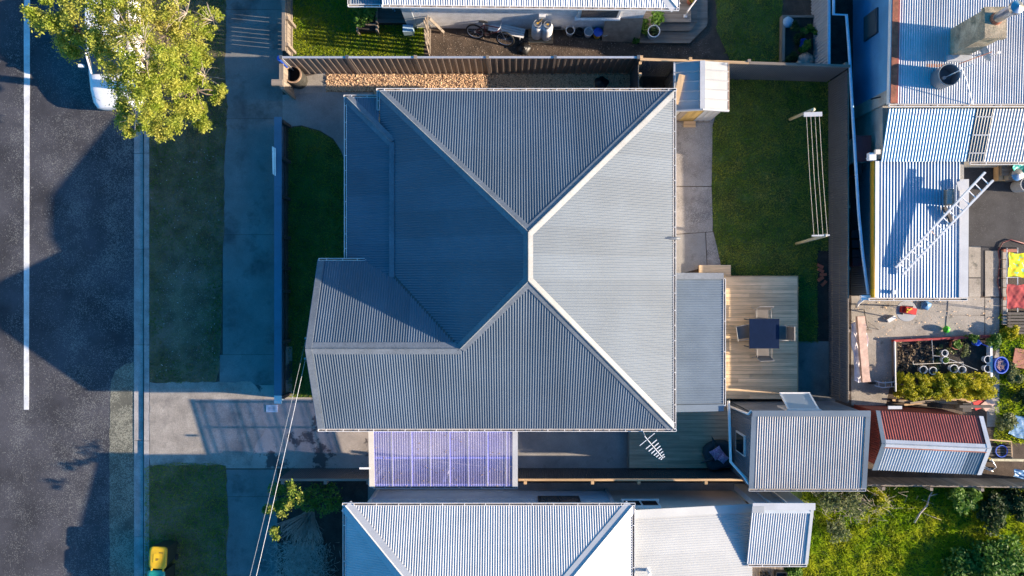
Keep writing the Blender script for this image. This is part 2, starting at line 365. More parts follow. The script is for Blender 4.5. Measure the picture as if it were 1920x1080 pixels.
v1c = [p for p in verge1]; v1c[0] = (281, -200); v1c[1] = (425, -200)
grass('grass', v1c, .012, 1100, M['grass_verge'], 'patchy worn grass on the roadside verge under the street tree', (.02, .055), .013, hole=dead)
grass('dead_grass', [(300, 480), (395, 480), (400, 680), (310, 690)], .012, 420, M['twig'], 'dead brown grass litter on the bare patch of verge', (.01, .03), .014)
grass('grass', verge2[:9] + [(430, 1180), (272, 1180)], .012, 1500, M['grass'], 'short mown grass on the verge around the wheelie bins', (.02, .06), .013)
# footpath slabs
fp = T('footpath', None, None, (W(470, 540)[0], 0, 0), kind='structure')
xa, xb = W(424, 0)[0], W(530, 0)[0]
jo = [-700, -160, 18, 222, 440, 665, 722]
for a, b in zip(jo[:-1], jo[1:]):
    ya, yb = W(0, b)[1] + .006, W(0, a)[1] - .006
    xl = W(412 if a > 450 else 418, 0)[0]
    pbox('slab', (xb - xl, yb - ya, .1), M['path'], fp, ((xl + xb) / 2, (ya + yb) / 2, -.042))
for a, b in zip([880, 931, 1120], [931, 1120, 1500]):
    ya, yb = W(0, b)[1] + .006, W(0, a)[1] - .006; xl = W(424, 0)[0]; xr = W(520, 0)[0]
    pbox('slab', (xr - xl, yb - ya, .1), M['path'], fp, ((xl + xr) / 2, (ya + yb) / 2, -.042))
sheet('driveway', [(281, 722), (530, 722), (530, 650), (548, 650), (548, 745), (590, 745), (700, 745), (700, 878), (530, 878), (281, 878)], .009, M['conc_damp'])
sheet('concrete_crossing', [(281, 717), (470, 716), (498, 742), (486, 775), (502, 800), (478, 835), (470, 872), (281, 872)], .014, mat('crossing_concrete', (.30, .268, .228), .85, 0, .2, 1.6, 35, .25, .6, 50, stain=((.16, .145, .13), 1.1, .52, .7)), .03)
lid = T('water_meter_lid', 'pale square meter lid set in the driveway by the fence end', 'meter lid', W(510, 766, .0))
MB().box(W(510, 766, .018), (.40, .25, .03)).build('lid_plate', M['white_plastic'], lid)
for k in range(3): pbox('lid_rib', (.24, .02, .012), M['grey_plastic'], lid, W(510, 766, .037) + Vector((0, .05 * (k - 1), 0)))
fl = [(541, 240), (565, 237), (600, 247), (625, 262), (640, 285), (648, 310), (660, 320), (660, 500), (600, 500), (600, 745), (541, 745)]
sheet('front_lawn', fl, .006, M['lawn_soil'], .01)
grass('grass', fl, .006, 1300, M['grass'], 'shaded front lawn grass between the low blue fence and the house', (.02, .06))
sheet('front_path', [(530, 178), (720, 165), (720, 330), (655, 330), (648, 306), (640, 283), (625, 260), (600, 245), (565, 235), (541, 238), (530, 238)], .010, M['conc'])
sheet('side_concrete', [(540, 150), (612, 135), (612, 172), (612, 180), (540, 180)], .004, M['conc_old'])
sheet('woodchip_bed', [(610, 134), (1200, 134), (1200, 210), (700, 210), (700, 174), (612, 173)], .012, mat('bark_chip_ground', (.34, .20, .11), .95, 0, .4, 10, 30, .3, .9, 25), .02)
sheet('side_yard', [(690, 740), (1190, 740), (1190, 884), (690, 884)], .005, M['conc'])
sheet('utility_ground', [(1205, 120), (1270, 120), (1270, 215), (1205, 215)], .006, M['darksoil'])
cpath = T('concrete_path', None, None, W(1300, 360, 0), kind='structure')
def slab(poly, m=M['agg'], parent=cpath, z=.02): return MB().prism(G(poly), -.05, z).build('slab', m, parent)
slab([(1250, 205), (1345, 205), (1336, 235), (1334, 349), (1250, 349)]); slab([(1250, 350.5), (1334, 350.5), (1336, 410), (1336, 434), (1250, 440)])
slab([(1250, 441.5), (1322, 436), (1325, 500), (1250, 520)], M['conc']); slab([(1323.5, 436), (1337, 435), (1344, 463), (1352, 500), (1326.5, 505)])
bl = [(1340, 150), (1556, 150), (1556, 470), (1533, 470), (1533, 642), (1480, 645), (1480, 560), (1352, 560), (1352, 496), (1344, 460), (1337, 430), (1335, 380), (1335, 240), (1345, 205), (1340, 180)]
sheet('back_lawn', bl, .008, M['lawn_soil'], .012)
grass('grass', bl, .008, 1500, M['grass'], 'mown back lawn grass under the clothesline', (.02, .065))
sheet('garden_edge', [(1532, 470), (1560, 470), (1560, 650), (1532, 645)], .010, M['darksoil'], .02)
sheet('corner_concrete', [(1490, 640), (1566, 640), (1566, 760), (1490, 760)], .011, M['path'])
# bricks lying in the border
for k, (u, v) in enumerate([(1538, 507), (1543, 515), (1538, 523), (1544, 531), (1537, 499)]):
    o = MB().box((0, 0, .035), (.22, .10, .07)).build('brick', M['terracotta'], None, top=('loose red brick lying in the soil border by the steel fence', 'brick', 'bricks in the border'))
    o.location = W(u, v, .012); o.rotation_euler = (0, 0, random.uniform(0, 3))
# top neighbours' ground
tl = [(549, -200), (700, -200), (700, 46), (795, 46), (795, 106), (549, 118)]
sheet('neighbour_lawn', tl, .006, M['lawn_soil'], .01)
grass('grass', tl, .006, 1700, M['grass_bright'], 'bright lawn grass striped by the picket shadows', (.03, .08))
sheet('dirt_yard', [(795, 40), (1345, 20), (1345, 128), (795, 128)], .005, M['soil'], .02)
tr = [(1330, -200), (1466, -200), (1466, 118), (1370, 118), (1345, 60)]
sheet('upper_lawn', tr, .007, M['lawn_soil'], .04)
grass('grass', tr, .007, 1000, M['grass'], 'dark shaded grass beside the raised garden bed', (.02, .07))
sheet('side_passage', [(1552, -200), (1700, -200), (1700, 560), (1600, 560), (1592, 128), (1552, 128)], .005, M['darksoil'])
# right-hand yard
sheet('rear_yard_asphalt', [(1800, 290), (2100, 290), (2100, 480), (1870, 482), (1838, 560), (1800, 560)], .006, M['asphalt_yard'])
sheet('rear_yard_concrete', [(1596, 555), (1838, 555), (1838, 640), (1690, 640), (1660, 760), (1596, 760)], .007, M['conc_old'], .01)
ry = T('rear_path', None, None, W(1850, 600, 0), kind='structure')
for poly in ([(1816, 462), (1838, 462), (1838, 520), (1816, 520)], [(1816, 522), (1838, 522), (1838, 556), (1816, 556)], [(1778, 558), (1845, 558), (1845, 590), (1776, 590)], [(1775, 592), (1845, 592), (1845, 628), (1772, 630)], [(1846.5, 470), (1873, 470), (1873, 556), (1846.5, 556)], [(1846.5, 558), (1873, 558), (1873, 652), (1846.5, 650)], [(1857, 654), (1873, 654), (1873, 735), (1857, 735)], [(1850, 737), (1873, 737), (1873, 800), (1850, 800)]):
    slab(poly, M['conc_old'], ry, .024)
rg = [(1874, 590), (2000, 590), (2000, 830), (1862, 830), (1866, 760), (1874, 740)]
sheet('rear_lawn', rg, .009, M['lawn_soil'], .02)
grass('grass', rg, .009, 900, M['grass_bright'], 'weedy sunny grass beyond the rear path', (.04, .13), .02, clump=.4)
plot = [(1676, 636), (1872, 632), (1856, 705), (1676, 705)]
sheet('plot_soil', plot, .028, M['darksoil'], .02)
# lower right wild lawn
wl = [(1420, 905), (2050, 895), (2050, 1250), (1420, 1250)]
sheet('wild_lawn', wl, .006, M['lawn_soil'])
grass('grass', [(1505, 918), (1990, 905), (1990, 1110), (1480, 1110)], .006, 1300, M['grass_bright'], 'long sunny grass of the overgrown section beside the white house', (.05, .16), .02, clump=.45)
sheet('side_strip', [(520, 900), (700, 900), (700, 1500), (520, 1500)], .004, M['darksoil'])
sheet('neighbour_path', [(690, 905), (1420, 905), (1420, 940), (690, 940)], .0085, M['conc'])
# ------------------------------------------------------------------ roof tools
def frame(poly, down):
    poly = [Vector(p) for p in poly]
    n = Vector((0, 0, 0))
    for i in range(len(poly)): n += (poly[i] - poly[0]).cross(poly[(i + 1) % len(poly)] - poly[0])
    n.normalize()
    if n.z < 0: n = -n
    t = Vector((down[0], down[1], 0)); t = (t - n * t.dot(n)).normalized()
    return poly, n, t, n.cross(t).normalized()
def corr(poly, down, m, parent, name='roof_sheet', pitch=.0762, amp=.0095, cover=.762, seg=8, lift=0.0, mats=None, rib=None):
    poly, n, t, s = frame(poly, down); O = poly[0]
    P2 = [((p - O).dot(s), (p - O).dot(t)) for p in poly]
    smin = min(p[0] for p in P2); smax = max(p[0] for p in P2)
    def span(x):
        x = min(max(x, smin + 1e-5), smax - 1e-5); ts = []
        for i in range(len(P2)):
            a, b = P2[i], P2[(i + 1) % len(P2)]
            if (a[0] <= x) != (b[0] <= x): ts.append(a[1] + (b[1] - a[1]) * (x - a[0]) / (b[0] - a[0]))
        return (min(ts), max(ts)) if len(ts) > 1 else None
    k = 0; x0 = smin; out = []
    while x0 < smax - .01:
        x1 = min(x0 + cover, smax); xe = min(x1 + pitch * .5, smax)
        step = pitch / seg if rib is None else pitch / 24
        xs = list(np.arange(x0, xe - 1e-6, step)) + [xe]
        mb = MB(); ring = []
        for x in xs:
            sp = span(x)
            if sp is None: continue
            if rib is None: h = amp * math.sin(2 * math.pi * (x - smin) / pitch)
            else:
                f = ((x - smin) / pitch) % 1.0; h = amp * (1 if f < rib else max(0, 1 - (f - rib) / .06) if f < .5 else max(0, 1 - (1 - f) / .06))
            off = n * (h + lift + .002 * (k % 2))
            ring.append((O + s * x + t * sp[0] + off, O + s * x + t * sp[1] + off))
        vs = [p for r in ring for p in r]
        if len(ring) > 1:
            mb.add(vs, [(2 * i, 2 * i + 2, 2 * i + 3, 2 * i + 1) for i in range(len(ring) - 1)])
            out.append(mb.build(name, mats[k % len(mats)] if mats else m, parent, smooth=(rib is None)))
        k += 1; x0 = x1
    return out
def cap(A, B, f1, f2, w, m, parent, name='ridge_cap', h=.022, roll=.028):
    A = Vector(A); B = Vector(B); e = (B - A).normalized(); mb = MB(); ds = []
    for f in (f1, f2):
        f = [Vector(p) for p in f]; c = sum(f, Vector()) / len(f); n = frame(f, (1, 0.001))[1]
        d = n.cross(e).normalized()
        if d.dot(c - A) < 0: d = -d
        ds.append((d, n))
    up = (ds[0][1] + ds[1][1]).normalized()
    rows = []
    for P in (A, B):
        rows.append([P + ds[0][0] * w + ds[0][1] * (h - .012), P + ds[0][0] * w + ds[0][1] * (h), P + ds[0][0] * roll + up * (h + .004), P + up * (h + .008 + roll), P + ds[1][0] * roll + up * (h + .004), P + ds[1][0] * w + ds[1][1] * h, P + ds[1][0] * w + ds[1][1] * (h - .012)])
    k = len(rows[0]); mb.add(rows[0] + rows[1], [(i, i + 1, k + i + 1, k + i) for i in range(k - 1)])
    return mb.build(name, m, parent)
def gutter(p, q, parent, m, w=.07, h=.08, step=.5, bm=None, name='gutter'):
    p = Vector(p); q = Vector(q); d = (q - p).normalized(); sd = d.cross(Vector((0, 0, 1))).normalized(); mb = MB()
    for off, ww, hh, zz in ((0, w, .012, -h), (w / 2, .014, h, -h / 2), (-w / 2, .014, h, -h / 2)):
        mb.beam(p + sd * off + Vector((0, 0, zz)), q + sd * off + Vector((0, 0, zz)), ww, hh)
    for e in (p, q): mb.box(e + Vector((0, 0, -h / 2)), (.014, w, h), math.atan2(d.y, d.x))
    g = mb.build(name, m, parent); MB().beam(p + Vector((0, 0, -h * .8)), q + Vector((0, 0, -h * .8)), w - .016, .01).build('gutter_trough', M['t_grey_x'], g)
    L = (q - p).length; a = step / 2
    while a < L:
        pbox('gutter_bracket', (.018, w * .9, .012), bm or m, g, p + d * a + Vector((0, 0, .002)), (0, 0, math.atan2(d.y, d.x))); a += step * random.uniform(.9, 1.1)
    return g
def flashing(p, q, w, m, parent, name='flashing', t=.012): return MB().beam(p, q, w, t).build(name, m, parent)

# ------------------------------------------------------------------ the main house
EZ = 2.9; TP = .565
XE, XW, YN, YS = 5.02, -4.12, 6.13, -4.38
AX = (XE + XW) / 2; RUN = XE - AX; AZ = EZ + RUN * TP
YA, YB = YN - RUN, YS + RUN
GY = -1.77; GXF = -6.02; GZ = EZ + (GY - YS) * TP; GYN = GY + (GY - YS)
hx = AX - (YB - GY)
h = T('house', 'single-storey house with blue-grey corrugated hip roof and front gable, behind the low blue fence', 'house', (0, 0, 0))
nw, ne, se, sw = Vector((XW, YN, EZ)), Vector((XE, YN, EZ)), Vector((XE, YS, EZ)), Vector((GXF, YS, EZ))
a1, a2 = Vector((AX, YA, AZ)), Vector((AX, YB, AZ)); hv = Vector((hx, GY, GZ)); gf = Vector((GXF, GY, GZ)); gn = Vector((GXF, GYN, EZ)); vb = Vector((hx - (GYN - GY), GYN, EZ))
fN = [nw, ne, a1]; fE = [ne, se, a2, a1]; fS = [sw, se, a2, hv, gf]; fG = [gf, hv, vb, gn]; fW = [nw, a1, a2, hv, vb, Vector((XW, GYN, EZ))]
m = M['slate']
corr(fN, (0, 1), m, h); corr(fE, (1, 0), m, h); corr(fS, (0, -1), m, h); corr(fG, (0, 1), m, h)
corr([nw, a1, a2, hv, vb + Vector((.08, 0, .08 * TP))], (-1, 0), m, h)
# verandah roof, a shallower pitch breaking out of the west slope
vx, vz0, bx = -5.18, 2.72, -3.70; bz = EZ + (bx - XW) * TP + .03; vyn = 5.97; vyb = vyn - (bx - vx)
vA, vB = Vector((vx, vyn, vz0)), Vector((bx, vyb, bz)); vC, vD = Vector((bx, .33, bz)), Vector((vx, .7, vz0))
fV = [vA, vB, vC, vD]; fVN = [vA, vB, Vector((bx, vyn, vz0))]
corr(fV, (-1, 0), m, h, lift=.012)
corr([vA, vB, Vector((XW - .02, vyb + (bx - XW), bz - (bx - XW) * (bz - vz0) / (bx - vx))), Vector((XW - .02, vyn, vz0))], (0, 1), m, h, lift=.012)
c = M['slate_cap']
cap(nw, a1, fN, fW, .155, c, h); cap(ne, a1, fN, fE, .155, c, h); cap(a1, a2, fW, fE, .145, c, h); cap(se, a2, fE, fS, .155, c, h); cap(hv, a2, fW, fS, .155, c, h); cap(gf, hv, fG, fS, .19, c, h)
cap(vA, vB, fV, fVN, .15, c, h, h=.035)
flashing(Vector((bx, vyb, bz + .035)), Vector((bx, .33, bz + .035)), .16, c, h, 'bend_flashing')
flashing(hv + Vector((0, 0, .006)), vb + Vector((0, 0, .006)), .16, M['darksteel'], h, 'valley_flashing')
for p, q in ((gf, Vector((GXF, YS, EZ))), (gf, gn)):
    flashing(p + Vector((.07, 0, .03)), q + Vector((.07, 0, .03)), .19, c, h, 'barge_flashing', .014)
    MB().beam(p + Vector((-.025, 0, -.09)), q + Vector((-.025, 0, -.09)), .03, .2).build('barge_board', M['bluepaint'], h)
g = .05
gw = M['white']
gutter((XW - .1, YN + g, EZ + .02), (XE + .1, YN + g, EZ + .02), h, gw); gutter((XE + g, YN, EZ + .02), (XE + g, YS, EZ + .02), h, gw); gutter((GXF - .02, YS - g, EZ + .02), (XE + .1, YS - g, EZ + .02), h, gw)
gutter((vx - g, vyn, vz0 + .02), (vx - g, .9, vz0 + .02), h, gw); gutter((vx - .1, vyn + g, vz0 + .02), (XW - .05, vyn + g, vz0 + .02), h, gw); gutter((XW - g, YN, EZ + .02), (XW - g, YN - .58, EZ + .02), h, gw, step=.6)
gutter((GXF, GYN + g, EZ + .02), (-4.55, GYN + g, EZ + .02), h, gw)
MB().bb(XW + .55, XE - .5, YS + .5, YN - .55, 0, EZ - .02).build('wall', M['cream'], h)
MB().bb(GXF + .35, XW + .4, YS + .5, GYN - .4, 0, EZ - .02).build('front_wall', M['cream'], h)
MB().prism([(YS + .5, EZ - .02), (GYN - .4, EZ - .02), (GY, GZ - .25)], 0, .1)
MB().add([(GXF + .36, YS + .5, EZ - .02), (GXF + .36, GYN - .4, EZ - .02), (GXF + .36, GY, GZ - .27), (GXF + .46, YS + .5, EZ - .02), (GXF + .46, GYN - .4, EZ - .02), (GXF + .46, GY, GZ - .27)], [(0, 2, 1), (3, 4, 5), (0, 1, 4, 3), (1, 2, 5, 4), (2, 0, 3, 5)]).build('gable_wall', M['cream'], h)
for (y) in (-3.2, -.7): # front windows under the gable
    wdw = MB().box((GXF + .33, y, 1.5), (.06, 1.3, 1.3)).build('window', M['white'], h); MB().box((GXF + .295, y, 1.5), (.02, 1.14, 1.14)).build('pane', M['glass'], wdw)
MB().box((XW + .53, 4.2, 1.05), (.06, .9, 2.05)).build('door', M['bluepaint'], h)
for y in (5.8, 3.5, 1.3): MB().tube([(vx + .1, y, 0), (vx + .1, y, vz0 - .06)], .05, 8).build('verandah_post', M['white'], h)
MB().tube([W(1226, 445, 3.08), W(1266, 447, 2.95), W(1273, 447, 2.93)], .045, 10).tube([W(1273, 447, 2.93), W(1273, 447, 2.70)], .045, 10).build('vent_pipe', M['slate_cap'], h, True)
for k, (u, v) in enumerate(((574, 634), (573, 672))):
    MB().box(W(u, v, 3.9 - .25 * k), (.06, .05, .16)).build('cable_bracket', M['grey_plastic'], h)
# lean-to on the east side
lx0, lx1, ly0, ly1 = XE - .35, 6.72, -3.9, .44; lz0, lz1 = 2.66, 2.42
lean = [Vector((lx0, ly0, lz0)), Vector((lx1, ly0, lz1)), Vector((lx1, ly1, lz1)), Vector((lx0, ly1, lz0))]
M['slate_light'] = mat('faded_steel', (.14, .175, .21), .35, .1, .1, 1, 30, .06, objvar=.04, stain=((.55, .58, .6), 9, .70, .74))
corr(lean, (1, 0), M['slate_light'], h, name='lean_to_sheet')
flashing(Vector((lx0, ly1 - .06, lz0 + .03)), Vector((lx1, ly1 - .06, lz1 + .03)), .2, c, h); flashing(Vector((lx0, ly0 + .1, lz0 + .03)), Vector((lx1, ly0 + .1, lz1 + .03)), .22, M['slate_light'], h)
gutter((lx1 + .03, ly1 - .15, lz1 + .02), (lx1 + .03, ly0 + .15, lz1 + .02), h, gw, step=.9)
MB().bb(XE - .55, lx1 - .12, ly0 + .12, ly1 - .12, 0, lz1 - .05).build('lean_to_wall', M['cream'], h)
MB().box((lx1 - .1, -1.9, 1.35), (.05, 1.8, 1.9)).build('sliding_door', M['glass'], h)
MB().bb(5.2, 6.6, ly1 - .03, ly1 + .02, 2.2, 2.42).build('fascia', M['white'], h)
# ------------------------------------------------------------------ carport with blue polycarbonate roof
def polycarb():
    m, t, p = new_mat('blue_polycarbonate')
    tr = t.nodes.new('ShaderNodeBsdfTransparent'); tr.inputs[0].default_value = (.66, .68, 1, 1)
    tl = t.nodes.new('ShaderNodeBsdfTranslucent'); tl.inputs[0].default_value = (.74, .75, 1, 1)
    t.links.new(rampmix(t, noise(t, 1.6, 5, lo=.3, hi=.7), (.40, .42, .88), (.72, .72, .95)), p.inputs['Base Color']); t.links.new(rampmix(t, noise(t, 1.1, 5, lo=.35, hi=.65), (.46, .48, .98), (.86, .84, 1)), tl.inputs[0]); p.inputs['Roughness'].default_value = .12; p.inputs['Specular IOR Level'].default_value = .8
    m1 = t.nodes.new('ShaderNodeMixShader'); m1.inputs[0].default_value = .28; t.links.new(tr.outputs[0], m1.inputs[1]); t.links.new(tl.outputs[0], m1.inputs[2])
    m2 = t.nodes.new('ShaderNodeMixShader'); m2.inputs[0].default_value = .24; t.links.new(m1.outputs[0], m2.inputs[1]); t.links.new(p.outputs[0], m2.inputs[2])
    t.links.new(m2.outputs[0], t.nodes['Material Output'].inputs[0]); return m
cp = T('carport', 'carport roofed with translucent blue corrugated plastic beside the grey roofed house', 'carport', (-2.2, -5.4, 0))
cx0, cx1, cy0, cy1 = -4.58, .17, -6.40, -4.53; cz0, cz1 = 2.02, 2.22
corr([Vector((cx0 + .12, cy0, cz0)), Vector((cx1 - .12, cy0, cz0)), Vector((cx1 - .12, cy1, cz1)), Vector((cx0 + .12, cy1, cz1))], (0, -1), polycarb(), cp, name='roof_panel', cover=.61, pitch=.0762, amp=.013, lift=.03)
for k in range(5):
    x = cx0 + .12 + 1.22 * k + .03
    if x < cx1 - .1: MB().beam((x, cy0 + .05, cz0 - .025), (x, cy1 - .02, cz1 - .025), .045, .03).build('rafter', M['white'], cp)
for k, f in enumerate((.02, .5, .96)):
    y = cy0 + (cy1 - cy0) * f; z = cz0 + (cz1 - cz0) * f
    MB().beam((cx0, y, z - .02), (cx1, y, z - .02), .05, .05).build('purlin', M['white'], cp)
for k in range(1, 8):
    x = cx0 + .12 + .61 * k
    MB().beam((x, cy0, cz0 + .05), (x, cy1, cz1 + .05), .022, .006).build('lap_streak', M['whitesteel'], cp)  # bright highlight streaks drawn as white strips along the sheet laps
lp = MB()
for k in range(70):
    f = random.random() ** 2; q = Vector((random.uniform(cx0 + .2, cx1 - .2), cy0 + (cy1 - cy0) * f * .9, cz0 + (cz1 - cz0) * f * .9 + .05)); lp.box(q, (random.uniform(.02, .05), random.uniform(.01, .03), .004), random.uniform(0, 3))
lp.build('leaf_litter', M['boxbrown'], cp)['kind'] = 'stuff'
for x in (cx0 + .07, cx1 - .07): flashing((x, cy0 - .02, cz0 + .05), (x, cy1, cz1 + .05), .17, M['cream'] if x < 0 else M['whitesteel'], cp, 'side_flashing')
gutter((cx0 + .1, cy0 - .05, cz0), (cx1, cy0 - .05, cz0), cp, M['whitesteel'], step=.8)
for x in (cx0 + .12, -2.2, cx1 - .12): MB().box((x, cy0 + .14, cz0 / 2 - .05), (.09, .09, cz0 - .1)).build('post', M['white'], cp)
MB().tube([(cx0 + .08, cy0 - .05, cz0 - .08), (cx0 - .06, cy0 + .0, cz0 - .2), (cx0 - .06, cy0 + .2, cz0 - .3), (cx0 - .02, cy0 + .22, 0)], .035, 8).build('downpipe', M['white'], cp, True)
MB().box((cx0 - .14, cy0 + .62, 2.2), (.34, .06, .04)).build('light_arm', M['white'], cp)
# ------------------------------------------------------------------ decks and furniture
def deckboards(thing, x0, x1, y0, y1, z, m, bw=.14, name='plank', xcuts=None):
    y = y1; k = 0
    while y - bw > y0 - .03:
        cut = x0 + (x1 - x0) * [.38, .62, .5, .27, .74][(k * 3) % 5] if (x1 - x0) > 2 else None
        segs = [(x0, cut - .003), (cut + .003, x1)] if cut else [(x0, x1)]
        for a, b in segs: pbox(name, (b - a, bw - .007, .032), m, thing, ((a + b) / 2, y - bw / 2, z - .016 + .0015 * ((k * 5) % 3)))
        y -= bw; k += 1
dk = T('deck', 'pale new pine deck under the dining table, next to the lawn', 'deck', (8.5, -1.7, 0))
DZ = .36; dx0, dx1, dy0, dy1 = 6.55, 9.84, -3.85, .40
deckboards(dk, dx0, dx1 - .02, dy0, dy1 - .02, DZ, M['deck'])
MB().bb(dx0, dx1, dy1 - .02, dy1 + .02, .02, DZ + .004).build('fascia_board', M['t_new_x'], dk); MB().bb(dx1 - .02, dx1 + .02, dy0, dy1 + .02, .02, DZ + .004).build('fascia_board', M['t_new_y'], dk)
MB().bb(dx0 + .1, dx1 - .1, dy0, dy1 - .1, .0, DZ - .06).build('joist_frame', M['t_dark'], dk)
st = T('deck_step', 'short pale pine step box at the house end of the deck', 'step', (7.1, .6, 0))
a, b = W(1311, 518, .2), W(1370, 497, .2)
for k in range(3): pbox('tread', (b.x - a.x, .125, .03), M['deck'], st, ((a.x + b.x) / 2, a.y + .065 + k * .13, .205))
MB().bb(a.x + .02, b.x - .02, a.y + .01, a.y + .38, 0, .19).build('riser_box', M['t_new_x'], st)
d2 = T('side_deck', 'weathered brown deck under the television aerial, along the dark fence', 'deck', (6, -5.2, 0))
ea, eb = W(1180, 877, .22), W(1372, 770, .22)
deckboards(d2, ea.x, 7.55, ea.y, -3.86, .22, M['deck2'])
MB().bb(ea.x - .03, ea.x, ea.y, -3.86, .01, .222).build('fascia_board', M['t_grey_y'], d2)
MB().bb(ea.x + .1, 7.5, ea.y + .1, -3.9, 0, .17).build('joist_frame', M['t_dark'], d2)
tb = T('dining_table', 'square outdoor dining table with a navy glass top, on the pale pine deck', 'table', (8.46, -1.53, DZ))
MB().box((8.46, -1.53, DZ + .715), (.99, .99, .012)).build('glass_top', M['navy_glass'], tb)
mb = MB()
for sx, sy, dx, dy in ((0, 1, 1, 0), (0, -1, 1, 0), (1, 0, 0, 1), (-1, 0, 0, 1)): mb.box((8.46 + sx * .49, -1.53 + sy * .49, DZ + .70), (1.0 if dx else .03, 1.0 if dy else .03, .035))
mb.build('top_frame', M['darksteel'], tb)
for sx in (-1, 1):
    for sy in (-1, 1): MB().tube([(8.46 + sx * .46, -1.53 + sy * .46, DZ), (8.46 + sx * .46, -1.53 + sy * .46, DZ + .69)], .018, 8).build('leg', M['darksteel'], tb)
ch = T('patio_chair', 'x', 'chair', group='sling chairs around the dining table')
MB().box((0, .02, .42), (.44, .44, .018)).build('seat', M['sling'], ch)
MB().box((0, -.255, .67), (.44, .016, .44), 0, Matrix.Rotation(R(14), 3, 'X')).build('backrest', M['sling'], ch)
for s in (-1, 1):
    MB().tube([(s * .235, .25, 0), (s * .235, .24, .42), (s * .235, .22, .62)],   .011, 8).build('front_leg', M['chair_frame'], ch, True)
    MB().tube([(s * .235, -.27, 0), (s * .235, -.2, .42), (s * .235, -.31, .9)],   .011, 8).build('rear_leg', M['chair_frame'], ch, True)
    MB().tube([(s * .235, .24, .62), (s * .245, 0, .64), (s * .235, -.25, .62)], .012, 8).build('armrest', M['chair_frame'], ch, True)
MB().tube([(-.235, -.31, .9), (.235, -.31, .9)],   .011, 8).tube([(-.235, .25, .41), (.235, .25, .41)], .012, 8).build('cross_rail', M['chair_frame'], ch)
spots = [((8.47, -.93), 180, 'grey sling chair facing away from the lawn, on the lawn side of the glass table'), ((8.49, -2.12), 2, 'grey sling chair on the shed side of the glass table'), ((7.80, -1.50), -82, 'grey sling chair on the house side of the glass table'), ((9.10, -1.52), 90, 'grey sling chair on the fence side of the glass table')]
for i, ((x, y), a, lb) in enumerate(spots):
    o = ch if i == 0 else copy_tree(ch); o.location = (x, y, DZ + .002); o.rotation_euler = (0, 0, R(a)); o['label'] = lb
# beanbag and cushions
bbp = W(1345, 851, .3)
def blob(rings, n=20):
    mb = MB(); vs = []; fs = []
    for z, fn in rings:
        for k in range(n):
            a = 2 * math.pi * k / n; r = fn(a); vs.append((r * math.cos(a), r * math.sin(a), z))
    for i in range(len(rings) - 1):
        for k in range(n): fs.append((i * n + k, i * n + (k + 1) % n, (i + 1) * n + (k + 1) % n, (i + 1) * n + k))
    fs.append(tuple((len(rings) - 1) * n + k for k in range(n))); fs.append(tuple(range(n - 1, -1, -1)))
    return mb.add(vs, fs)
def sq(r, p=4, ph=0): return lambda a: r / ((abs(math.cos(a + ph)) ** p + abs(math.sin(a + ph)) ** p) ** (1 / p)) * (1 + .05 * math.sin(5 * a))
bb = T('beanbag', 'dark slate beanbag lounger slumped in the corner of the weathered deck', 'beanbag')
o = blob([(0, sq(.40)), (.06, sq(.47)), (.2, sq(.5)), (.34, sq(.46)), (.36, sq(.34)), (.28, sq(.22))]).build('bag', M['beanbag'], bb, True)
mb = MB()
for a in (100, 190): mb.add([(0.25 * math.cos(R(a + 30)), .25 * math.sin(R(a + 30)), .3), (.25 * math.cos(R(a - 30)), .25 * math.sin(R(a - 30)), .3), (.72 * math.cos(R(a)), .72 * math.sin(R(a)), .34), (.3 * math.cos(R(a)), .3 * math.sin(R(a)), .45)], [(0, 1, 3), (1, 2, 3), (2, 0, 3), (0, 2, 1)])
mb.build('corner_flap', M['beanbag'], bb)
bb.location = (bbp.x, bbp.y, .222); bb.rotation_euler = (0, 0, R(12))
M['cushion'] = mat('purple_print', (.52, .26, .42), .9, 0, .4, 25, 60, .3, stain=((.75, .62, .66), 22, .55, .6))
def cushion(u, v, z, rz, lb, s=1):
    n = 9; vs = []; fs = []
    for sgn in (1, -1):
        for i in range(n):
            for j in range(n):
                a, b = i / (n - 1) * 2 - 1, j / (n - 1) * 2 - 1
                vs.append((a * .2 * s * (1 - .10 * (1 - b * b) + .05), b * .2 * s * (1 - .10 * (1 - a * a) + .05), sgn * .07 * ((1 - a ** 4) * (1 - b ** 4)) ** .6))
    for q in range(2):
        for i in range(n - 1):
            for j in range(n - 1):
                k = q * n * n + i * n + j; f = (k, k + n, k + n + 1, k + 1); fs.append(f if q == 0 else f[::-1])
    o = MB().add(vs, fs).build('cushion', M['cushion'], None, True, top=(lb, 'cushion', 'cushions on the beanbag')); o.location = W(u, v, z); o.rotation_euler = (R(12), R(-10), R(rz))
cushion(1344, 848, .62, 35, 'larger purple patterned cushion lying on the beanbag', 1.0); cushion(1355, 858, .70, 50, 'smaller purple patterned cushion tucked in front on the beanbag', .75)
# television aerial fixed to the south eave
an = T('television_aerial', 'white television aerial on a short arm below the grey roof corner, above the weathered deck', 'aerial', W(1205, 806, 2.9))
p0, p1 = W(1212, 822, 3.15), W(1243, 859, 3.15)
MB().tube([W(1203, 803, 2.85), W(1209, 817, 3.05), p0], .014, 6).build('arm', M['grey_plastic'], an); MB().tube([p0 - (p1 - p0) * .1, p1], .013, 6).build('boom', M['white_plastic'], an)
d = (p1 - p0).normalized(); sd = Vector((-d.y, d.x, 0))
for k, (f, L) in enumerate(((.05, .30), (.30, .22), (.44, .2), (.57, .18), (.69, .16), (.80, .14), (.91, .11), (.99, .08))):
    q = p0 + (p1 - p0) * f; MB().beam(q - sd * L, q - sd * .03, .026 if k else .016, .02).beam(q + sd * .03, q + sd * L, .026 if k else .016, .02).build('element', M['white_plastic'], an)
M['frosted'] = glassmat('frosted_glass', (.42, .46, .48), .3)
